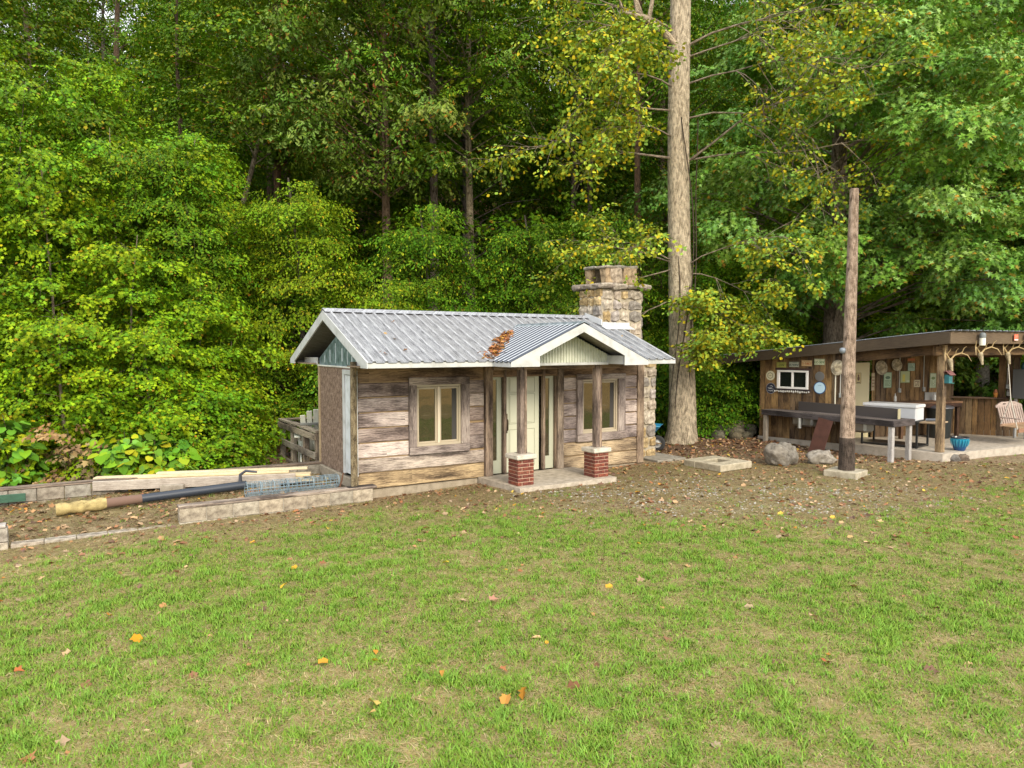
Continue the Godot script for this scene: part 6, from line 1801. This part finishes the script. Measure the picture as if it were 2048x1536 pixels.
		for s in [-1.0, 1.0]:
			mb = MB.new()
			var ac := Color(0.46, 0.34, 0.17)
			mb.tube([Vector3(s * 0.03, 0.05, 0.05), Vector3(s * 0.12, 0.14, 0.06), Vector3(s * 0.26, 0.19, 0.12), Vector3(s * 0.36, 0.14, 0.2), Vector3(s * 0.42, 0.0, 0.26)], [0.020, 0.018, 0.016, 0.013, 0.004], 7, ac)
			mb.tube([Vector3(s * 0.14, 0.15, 0.06), Vector3(s * 0.10, 0.25, 0.12), Vector3(s * 0.12, 0.30, 0.16)], [0.013, 0.009, 0.003], 6, ac)
			mb.tube([Vector3(s * 0.27, 0.19, 0.12), Vector3(s * 0.29, 0.30, 0.16), Vector3(s * 0.33, 0.35, 0.2)], [0.013, 0.009, 0.003], 6, ac)
			part("antler", mb, M.matte, an)
	# lanterns and label on the fascia
	for q in [[1.07, "lantern with dark cap and white glass near the pavilion's front corner"], [2.88, "second lantern with white glass at the right edge of the picture"]]:
		var p: Vector2 = C0 + DB * q[0] + Vector2(0.436, -0.9) * 0.10
		var la := thing("lantern", q[1], "lantern", I(V(p.x, 2.72, p.y)), "lanterns on the pavilion's front")
		mb = MB.new()
		mb.lathe([Vector2(0, 0), Vector2(0.062, 0.0), Vector2(0.065, 0.02), Vector2(0.065, 0.185)], 18, Color(0.80, 0.79, 0.68))
		part("glass", mb, M.smooth, la)
		mb = MB.new()
		mb.lathe([Vector2(0.068, 0.18), Vector2(0.07, 0.26), Vector2(0.05, 0.30), Vector2(0, 0.31)], 18, Color(0.16, 0.17, 0.17))
		part("cap", mb, M.plastic, la)
	var p3 := C0 + DB * 2.48 + Vector2(0.436, -0.9) * 0.045
	var ol := thing("orange_label", "small orange red label with a white strip on the fascia", "label", R(V(p3.x, 2.92, p3.y), Vector3(0, atan2(DB.y, DB.x), 0)))
	bpart("plate", ol, M.smooth, Color(0.62, 0.12, 0.05), Transform3D.IDENTITY, Vector3(0.165, 0.155, 0.006), 0.001)
	bpart("strip", ol, M.smooth, Color(0.78, 0.74, 0.68), I(Vector3(0, -0.055, 0.004)), Vector3(0.15, 0.03, 0.004), 0)
	blobs(ol, "worn_print", 0.12, 0.09, 0.0045, 3, Color(0.70, 0.30, 0.20), M.smooth)
	ol.get_child(2).position.y = 0.02
	# terracotta pots on the half wall
	var tp := thing("terracotta_pot", "small stacked terracotta pots on the half wall", "pot", HF * I(Vector3(1.0, 1.28, 0.05)))
	mb = MB.new()
	mb.lathe([Vector2(0, 0), Vector2(0.04, 0.0), Vector2(0.055, 0.10), Vector2(0.062, 0.10), Vector2(0.062, 0.13), Vector2(0.0, 0.13)], 16, Color(0.55, 0.22, 0.05))
	part("lower_pot", mb, M.matte, tp)
	mb = MB.new()
	mb.lathe([Vector2(0, 0.131), Vector2(0.05, 0.131), Vector2(0.042, 0.20), Vector2(0.03, 0.23), Vector2(0.0, 0.23)], 16, Color(0.36, 0.14, 0.07))
	part("upper_pot", mb, M.matte, tp)
	# swing
	var sw := thing("porch_swing", "slatted wooden porch swing hanging by ropes at the right edge", "swing", Transform3D(frame(Vector2(12.68, 18.42), Vector2(13.6, 18.9)).basis, V(13.15, 0.62, 18.67)))
	var sc := Color(0.56, 0.46, 0.42)
	for i in 11:
		bpart("back_slat", sw, M.board, vary(sc, 0.06), R(Vector3(-0.52 + i * 0.104, 0.31, -0.16), Vector3(-0.26, 0, 0)), Vector3(0.072, 0.46, 0.018), 0.004)
		bpart("seat_slat", sw, M.board, vary(Color(0.52, 0.36, 0.22), 0.06), R(Vector3(-0.52 + i * 0.104, 0.03, 0.12), Vector3(0.05, 0, 0)), Vector3(0.075, 0.02, 0.44), 0.004)
	mb = MB.new()
	mb.prism([Vector3(-0.60, 0.50, -0.215), Vector3(0.60, 0.50, -0.215), Vector3(0.58, 0.56, -0.23), Vector3(0.3, 0.64, -0.25), Vector3(-0.3, 0.64, -0.25), Vector3(-0.58, 0.56, -0.23)], Vector3(0, 0, -0.025), sc)
	part("top_rail", mb, M.board, sw)
	mb = MB.new()
	mb.box(I(Vector3(-0.22, 0.59, -0.225)), Vector3(0.10, 0.025, 0.02), 0.004, Color(0.06, 0.04, 0.03))
	part("hand_hole", mb, M.matte, sw)
	bpart("front_rail", sw, M.board, Color(0.40, 0.22, 0.14), I(Vector3(0, -0.04, 0.34)), Vector3(1.24, 0.10, 0.03), 0.005)
	bpart("rear_rail", sw, M.board, Color(0.45, 0.30, 0.2), I(Vector3(0, 0.06, -0.10)), Vector3(1.24, 0.07, 0.03), 0.005)
	for s in [-1.0, 1.0]:
		bpart("arm", sw, M.board, vary(sc, 0.05), I(Vector3(s * 0.60, 0.26, 0.14)), Vector3(0.07, 0.025, 0.50), 0.005)
		mb = MB.new()
		mb.tube([Vector3(s * 0.58, -0.02, 0.30), Vector3(s * 0.56, 0.75, 0.10), Vector3(s * 0.55, 1.95, -0.02)], [0.012, 0.012, 0.012], 6, Color(0.60, 0.56, 0.48))
		mb.tube([Vector3(s * 0.58, 0.05, -0.12), Vector3(s * 0.56, 0.75, 0.10)], [0.012, 0.012], 6, Color(0.60, 0.56, 0.48))
		part("rope", mb, M.matte, sw)
	# grey cooker at the right edge
	var gc := thing("grey_cooker", "grey metal cabinet cooker on legs behind the swing at the right edge", "cooker", R(V(14.22, 0.2, 19.62), Vector3(0, 0.1, 0)))
	bpart("cabinet", gc, M.plastic, Color(0.24, 0.255, 0.27), I(Vector3(0, 1.48, 0)), Vector3(0.86, 0.80, 0.50), 0.02)
	for q in [[-0.36, 0.18], [-0.22, 0.18], [0.36, 0.18], [-0.36, -0.18], [0.36, -0.18]]:
		bpart("leg", gc, M.plastic, Color(0.45, 0.45, 0.44), I(Vector3(q[0], 0.54, q[1])), Vector3(0.06, 1.08, 0.06), 0.005)
	mb = MB.new()
	disc(mb, -0.28, 1.63, 0.25, 0.11, 0.085, 0.006, Color(0.56, 0.54, 0.46))
	part("badge", mb, M.smooth, gc)
	mb = MB.new()
	for q in [[-0.28, 1.65, 0.07], [-0.28, 1.62, 0.10], [-0.28, 1.595, 0.06]]:
		mb.box(I(Vector3(q[0], q[1], 0.258)), Vector3(q[2], 0.012, 0.003), 0, Color(0.10, 0.10, 0.10))
	part("badge_print", mb, M.smooth, gc)
	var bt := MB.new()
	bt.lathe([Vector2(0, 0), Vector2(0.06, 0.0), Vector2(0.06, 0.12), Vector2(0.03, 0.18), Vector2(0, 0.19)], 14, Color(0.02, 0.08, 0.09))
	var bto := part("dark_jar", bt, M.plastic, self)
	bto.position = V(13.93, 2.085, 19.62)
	tag(bto, "dark teal jar standing on the grey cooker", "jar")


# ---------------------------------------------------------------- grass and fallen leaves
func tuft(n: int, h: float, w: float, spread: float, flat: float, cols: Array) -> ArrayMesh:
	var mb := MB.new()
	for i in n:
		var a := rng.randf() * TAU
		var o := Vector3(rng.randfn() * spread, 0, rng.randfn() * spread)
		var hh := h * rng.randf_range(0.5, 1.2)
		var lean := Vector3(cos(a), 0, sin(a)) * hh * rng.randf_range(flat * 0.5, flat)
		var side := Vector3(-sin(a), 0, cos(a)) * w * rng.randf_range(0.7, 1.2)
		var up := hh * clampf(1.0 - flat * 0.55, 0.10, 1.0)
		var m := o + lean * 0.42 + Vector3(0, up * 0.65, 0)
		var e := o + lean + Vector3(0, up, 0)
		var c := vary(cols[rng.randi() % cols.size()], 0.3)
		mb.poly([o - side, o + side, m + side * 0.8, m - side * 0.8], Vector3.UP, c)
		mb.poly([m - side * 0.8, m + side * 0.8, e], Vector3.UP, c)
	for i in mb.n.size(): mb.n[i] = (mb.n[i] * 0.9 + Vector3.UP * 0.8).normalized()
	return mb.mesh()

func grass_and_leaves() -> void:
	rng.seed = 808
	var gcols := [Color(0.19, 0.345, 0.028), Color(0.145, 0.285, 0.022), Color(0.26, 0.39, 0.045), Color(0.32, 0.385, 0.08)]
	var dcols := [Color(0.47, 0.37, 0.18), Color(0.56, 0.45, 0.24), Color(0.33, 0.24, 0.11), Color(0.29, 0.28, 0.09)]
	var tg := [tuft(10, 0.062, 0.0029, 0.030, 0.85, gcols), tuft(9, 0.05, 0.0028, 0.034, 1.1, gcols), tuft(12, 0.105, 0.0036, 0.022, 0.75, [Color(0.26, 0.42, 0.05), Color(0.22, 0.37, 0.06), Color(0.33, 0.46, 0.09)])]
	var td := [tuft(11, 0.075, 0.0024, 0.045, 1.6, dcols), tuft(10, 0.095, 0.0022, 0.05, 1.65, dcols)]
	var gx := [[], [], []]
	var gc := [[], [], []]
	var dx := [[], []]
	var dc := [[], []]
	var n := 0
	while n < 310000:
		# denser near the viewer, as far as the buildings
		var d := 2.6 + 17.5 * pow(rng.randf(), 1.25)
		var x := rng.randf_range(-1.0, 1.0) * (0.84 * d + 3.2)
		n += 1
		var l := lawn(x, d)
		var q := cab(x, d)
		if q.x > -0.1 and q.x < 6.9 and q.y > -0.2 and q.y < 2.3: continue
		if q.x > 2.4 and q.x < 5.0 and q.y > -1.5 and q.y < 0.1: continue
		var pn := 0.9 * patch_noise.get_noise_2d(x * 14.0 + 40.0, d * 14.0) + 0.4 * patch_noise.get_noise_2d(x * 1.3, d * 1.3 + 70.0) + 0.25 * fine_noise.get_noise_2d(x * 2.0, d * 2.0)
		var y := gy(x, d)
		var bs := Basis(Vector3.UP, rng.randf() * TAU)
		var k := rng.randf_range(0.72, 1.0)
		if rng.randf() < clampf(0.58 + pn * 0.9, 0.12, 0.96) * (0.04 + 0.96 * l):
			var v: int = 2 if rng.randf() < (0.22 if pn > 0.15 else 0.05) else rng.randi() % 2
			gx[v].append(Transform3D(bs.scaled(Vector3.ONE * rng.randf_range(0.7, 1.25)), V(x, y, d)))
			gc[v].append(Color(k * rng.randf_range(0.85, 1.05), k, k * 0.95))
		elif l > 0.25 or rng.randf() < 0.55:
			if d > 16.5 and x > 0.0: continue
			var v := rng.randi() % 2
			dx[v].append(Transform3D(bs.scaled(Vector3.ONE * rng.randf_range(0.7, 1.2)), V(x, y + 0.004, d)))
			var kk := k * (1.0 if l > 0.3 else 0.85)
			dc[v].append(Color(kk, kk * rng.randf_range(0.93, 1.03), kk * 0.97))
	var g := Node3D.new()
	g.name = "grass"
	add_child(g)
	g.set_meta("kind", "stuff")
	g.set_meta("label", "short green and dry grass of the mown lawn")
	g.set_meta("category", "grass")
	for v in 3: many("green_grass", tg[v], M.grass, gx[v], gc[v], g)
	for v in 2: many("dry_grass", td[v], M.grass, dx[v], dc[v], g)
	# fallen leaves
	var lcols := [Color(0.30, 0.14, 0.07), Color(0.24, 0.12, 0.07), Color(0.38, 0.21, 0.10), Color(0.17, 0.10, 0.07), Color(0.36, 0.25, 0.16), Color(0.46, 0.31, 0.18)]
	var lm := []
	for k in 4:
		var mb := MB.new()
		put_leaf(mb, ["maple", "oval", "tulip", "oak"][k], R(Vector3(-0.05, 0.012, 0), Vector3(0, 0, 0.1)), 0.105, Color(1, 1, 1), 0.45, 0.35)
		lm.append(mb.mesh())
	var lx := [[], [], [], []]
	var lc := [[], [], [], []]
	n = 0
	while n < 52000:
		n += 1
		var d := 4.0 + 19.0 * pow(rng.randf(), 0.65)
		var x := rng.randf_range(-1.0, 1.0) * (0.78 * d + 1.0)
		var q := cab(x, d)
		if q.x > -0.05 and q.x < 7.7 and q.y > -0.1 and q.y < 2.3: continue
		var y := gy(x, d) + 0.008
		if q.x > 2.55 and q.x < 4.86 and q.y > -1.44 and q.y <= 0.0:
			if rng.randf() < 0.993: continue
			y = 0.10
		var w := lawn(x, d)
		var dens := 0.022 * w + (1.0 - w) * (0.22 + 0.75 * sstep(15.5, 18.5, d))
		dens += 0.10 * sstep(2.5, 0.0, absf(d - lawn_edge(x) + 1.0)) * (0.4 + patch_noise.get_noise_2d(x * 3.0, d * 3.0 + 20.0))
		if q.x < 0.0 and q.x > -6.0 and q.y > 0.0 and q.y < 2.2: dens += 0.4
		if q.x > -0.3 and q.x < 7.5 and q.y > -0.5 and q.y < 0.0: dens += 0.35
		if rng.randf() > dens: continue
		if x > 8.6 and d > 16.6 and d - 16.7 > -0.0 and x > 10.0 - (d - 16.69) * 0.86: continue
		var v := rng.randi() % 4
		lx[v].append(Transform3D(Basis.from_euler(Vector3(rng.randf_range(-0.5, 0.5), rng.randf() * TAU, rng.randf_range(-0.5, 0.5))).scaled(Vector3.ONE * (0.35 + 0.75 * pow(rng.randf(), 1.6))), V(x, y, d)))
		var c: Color = lcols[rng.randi() % 6]
		if rng.randf() < 0.05: c = [Color(0.62, 0.34, 0.04), Color(0.58, 0.24, 0.05), Color(0.60, 0.42, 0.08)][rng.randi() % 3]
		lc[v].append(vary(c, 0.25))
	var fl := Node3D.new()
	fl.name = "fallen_leaves"
	add_child(fl)
	fl.set_meta("kind", "stuff")
	fl.set_meta("label", "brown and yellow fallen leaves strewn over the yard")
	fl.set_meta("category", "leaves")
	for v in 4: many("leaves", lm[v], M.litter, lx[v], lc[v], fl)
	# pale stones of the worn drive and bark crumbs on the bare earth
	var gm := []
	for k in 2:
		var mb := MB.new()
		mb.lump(Vector3.ZERO, Vector3(0.5, 0.28, 0.4), 60 + k, 0.5, Color(1, 1, 1), 5, 7)
		gm.append(mb.mesh())
	var px := [[], []]
	var pc := [[], []]
	n = 0
	while n < 26000:
		n += 1
		var d := rng.randf_range(9.5, 18.5)
		var x := rng.randf_range(-7.5, 12.5)
		var q := cab(x, d)
		if q.x > -0.05 and q.x < 7.7 and q.y > -0.1 and q.y < 2.3: continue
		if q.x > 2.45 and q.x < 4.9 and q.y > -1.5 and q.y < 0.1: continue
		if x > 6.9 and d > 20.2 - (x - 6.95) * 1.14 and d > 16.6: continue
		if rng.randf() < lawn(x, d) * 1.3: continue
		var gv := sstep(3.0, 0.5, absf(d - 12.6 + 0.1 * (x - 4.0))) * sstep(-0.5, 1.5, x) * sstep(9.5, 6.0, x)
		var pale := rng.randf() < gv * (0.42 + patch_noise.get_noise_2d(x * 6.0, d * 6.0))
		if not pale and rng.randf() < 0.45: continue
		var v := rng.randi() % 2
		px[v].append(Transform3D(Basis(Vector3.UP, rng.randf() * TAU).scaled(Vector3.ONE * (rng.randf_range(0.012, 0.05) if pale else rng.randf_range(0.01, 0.04))), V(x, gy(x, d) + 0.004, d)))
		pc[v].append(vary([Color(0.37, 0.34, 0.30), Color(0.46, 0.43, 0.38), Color(0.30, 0.27, 0.235)][rng.randi() % 3] if pale else [Color(0.20, 0.12, 0.07), Color(0.13, 0.085, 0.055), Color(0.34, 0.24, 0.14)][rng.randi() % 3], 0.2))
	var gvl := Node3D.new()
	gvl.name = "gravel"
	add_child(gvl)
	gvl.set_meta("kind", "stuff")
	gvl.set_meta("label", "pale gravel and bark crumbs scattered over the bare yard")
	gvl.set_meta("category", "gravel")
	for v in 2: many("pebbles", gm[v], M.litter, px[v], pc[v], gvl)
	# single leaves that catch the eye on the lawn
	var bright := [[1047, 1390, 0.17, Color(0.50, 0.24, 0.03), "oak", "largest brown and orange curled leaf low in the middle of the lawn"], [1012, 1405, 0.13, Color(0.66, 0.33, 0.08), "tulip", "orange leaf just left of the largest curled one"], [749, 1405, 0.13, Color(0.66, 0.52, 0.14), "tulip", "pale yellow leaf standing in the grass left of the two orange leaves"], [745, 1424, 0.10, Color(0.62, 0.42, 0.14), "oval", "small tan leaf just below the pale yellow one"], [751, 1299, 0.11, Color(0.66, 0.30, 0.05), "oval", "orange leaf in the grass straight above the pale yellow one"], [644, 1317, 0.11, Color(0.68, 0.36, 0.05), "tulip", "orange leaf on the lawn left of centre"], [270, 1266, 0.13, Color(0.70, 0.34, 0.03), "tulip", "bright orange leaf on the left part of the lawn"], [219, 1220, 0.10, Color(0.66, 0.28, 0.04), "maple", "small orange leaf above the bright one at left"], [34, 1327, 0.11, Color(0.52, 0.18, 0.06), "maple", "red brown leaf at the left edge of the lawn"], [884, 1345, 0.10, Color(0.62, 0.32, 0.07), "oval", "orange leaf near the middle of the lawn"], [1004, 1344, 0.10, Color(0.52, 0.22, 0.09), "maple", "red brown leaf right of the middle of the lawn"], [1627, 1240, 0.12, Color(0.60, 0.44, 0.24), "maple", "pale tan leaf on the right part of the lawn"], [1652, 1335, 0.11, Color(0.48, 0.15, 0.07), "maple", "dark red leaf on the right part of the lawn"], [1703, 1081, 0.12, Color(0.56, 0.40, 0.17), "tulip", "tan leaf at the right where the lawn begins"], [568, 1162, 0.11, Color(0.72, 0.50, 0.05), "tulip", "yellow leaf on the upper left part of the lawn"], [892, 1127, 0.10, Color(0.72, 0.54, 0.06), "tulip", "yellow leaf on the upper middle part of the lawn"], [985, 1205, 0.11, Color(0.56, 0.30, 0.20), "maple", "pinkish brown leaf right of the lawn's centre"]]
	for q in bright:
		# where the sight line through that spot meets the lawn
		var xc: float = (q[0] - 1024.0) / 1442.36
		var yc: float = (768.0 - q[1]) / 1442.36
		var ry := yc * cos(0.051801) - sin(0.051801)
		var rz := cos(0.051801) + yc * sin(0.051801)
		var k := -2.70 / ry
		var mb := MB.new()
		put_leaf(mb, q[4], R(Vector3(-0.32 * q[2], 0, 0), Vector3(0, 0, 0.15)), q[2] * 0.8, vary(Color(q[3].r * 0.75, q[3].g * 0.72, q[3].b * 0.75), 0.1), 0.5, 0.5)
		var o := part("fallen_leaf", mb, M.litter, self)
		o.position = V(xc * k, gy(xc * k, rz * k) + 0.05, rz * k)
		o.rotation = Vector3(rng.randf_range(-0.2, 0.5), rng.randf() * TAU, rng.randf_range(-0.4, 0.4))
		tag(o, q[5], "leaf", "bright leaves lying on the lawn")
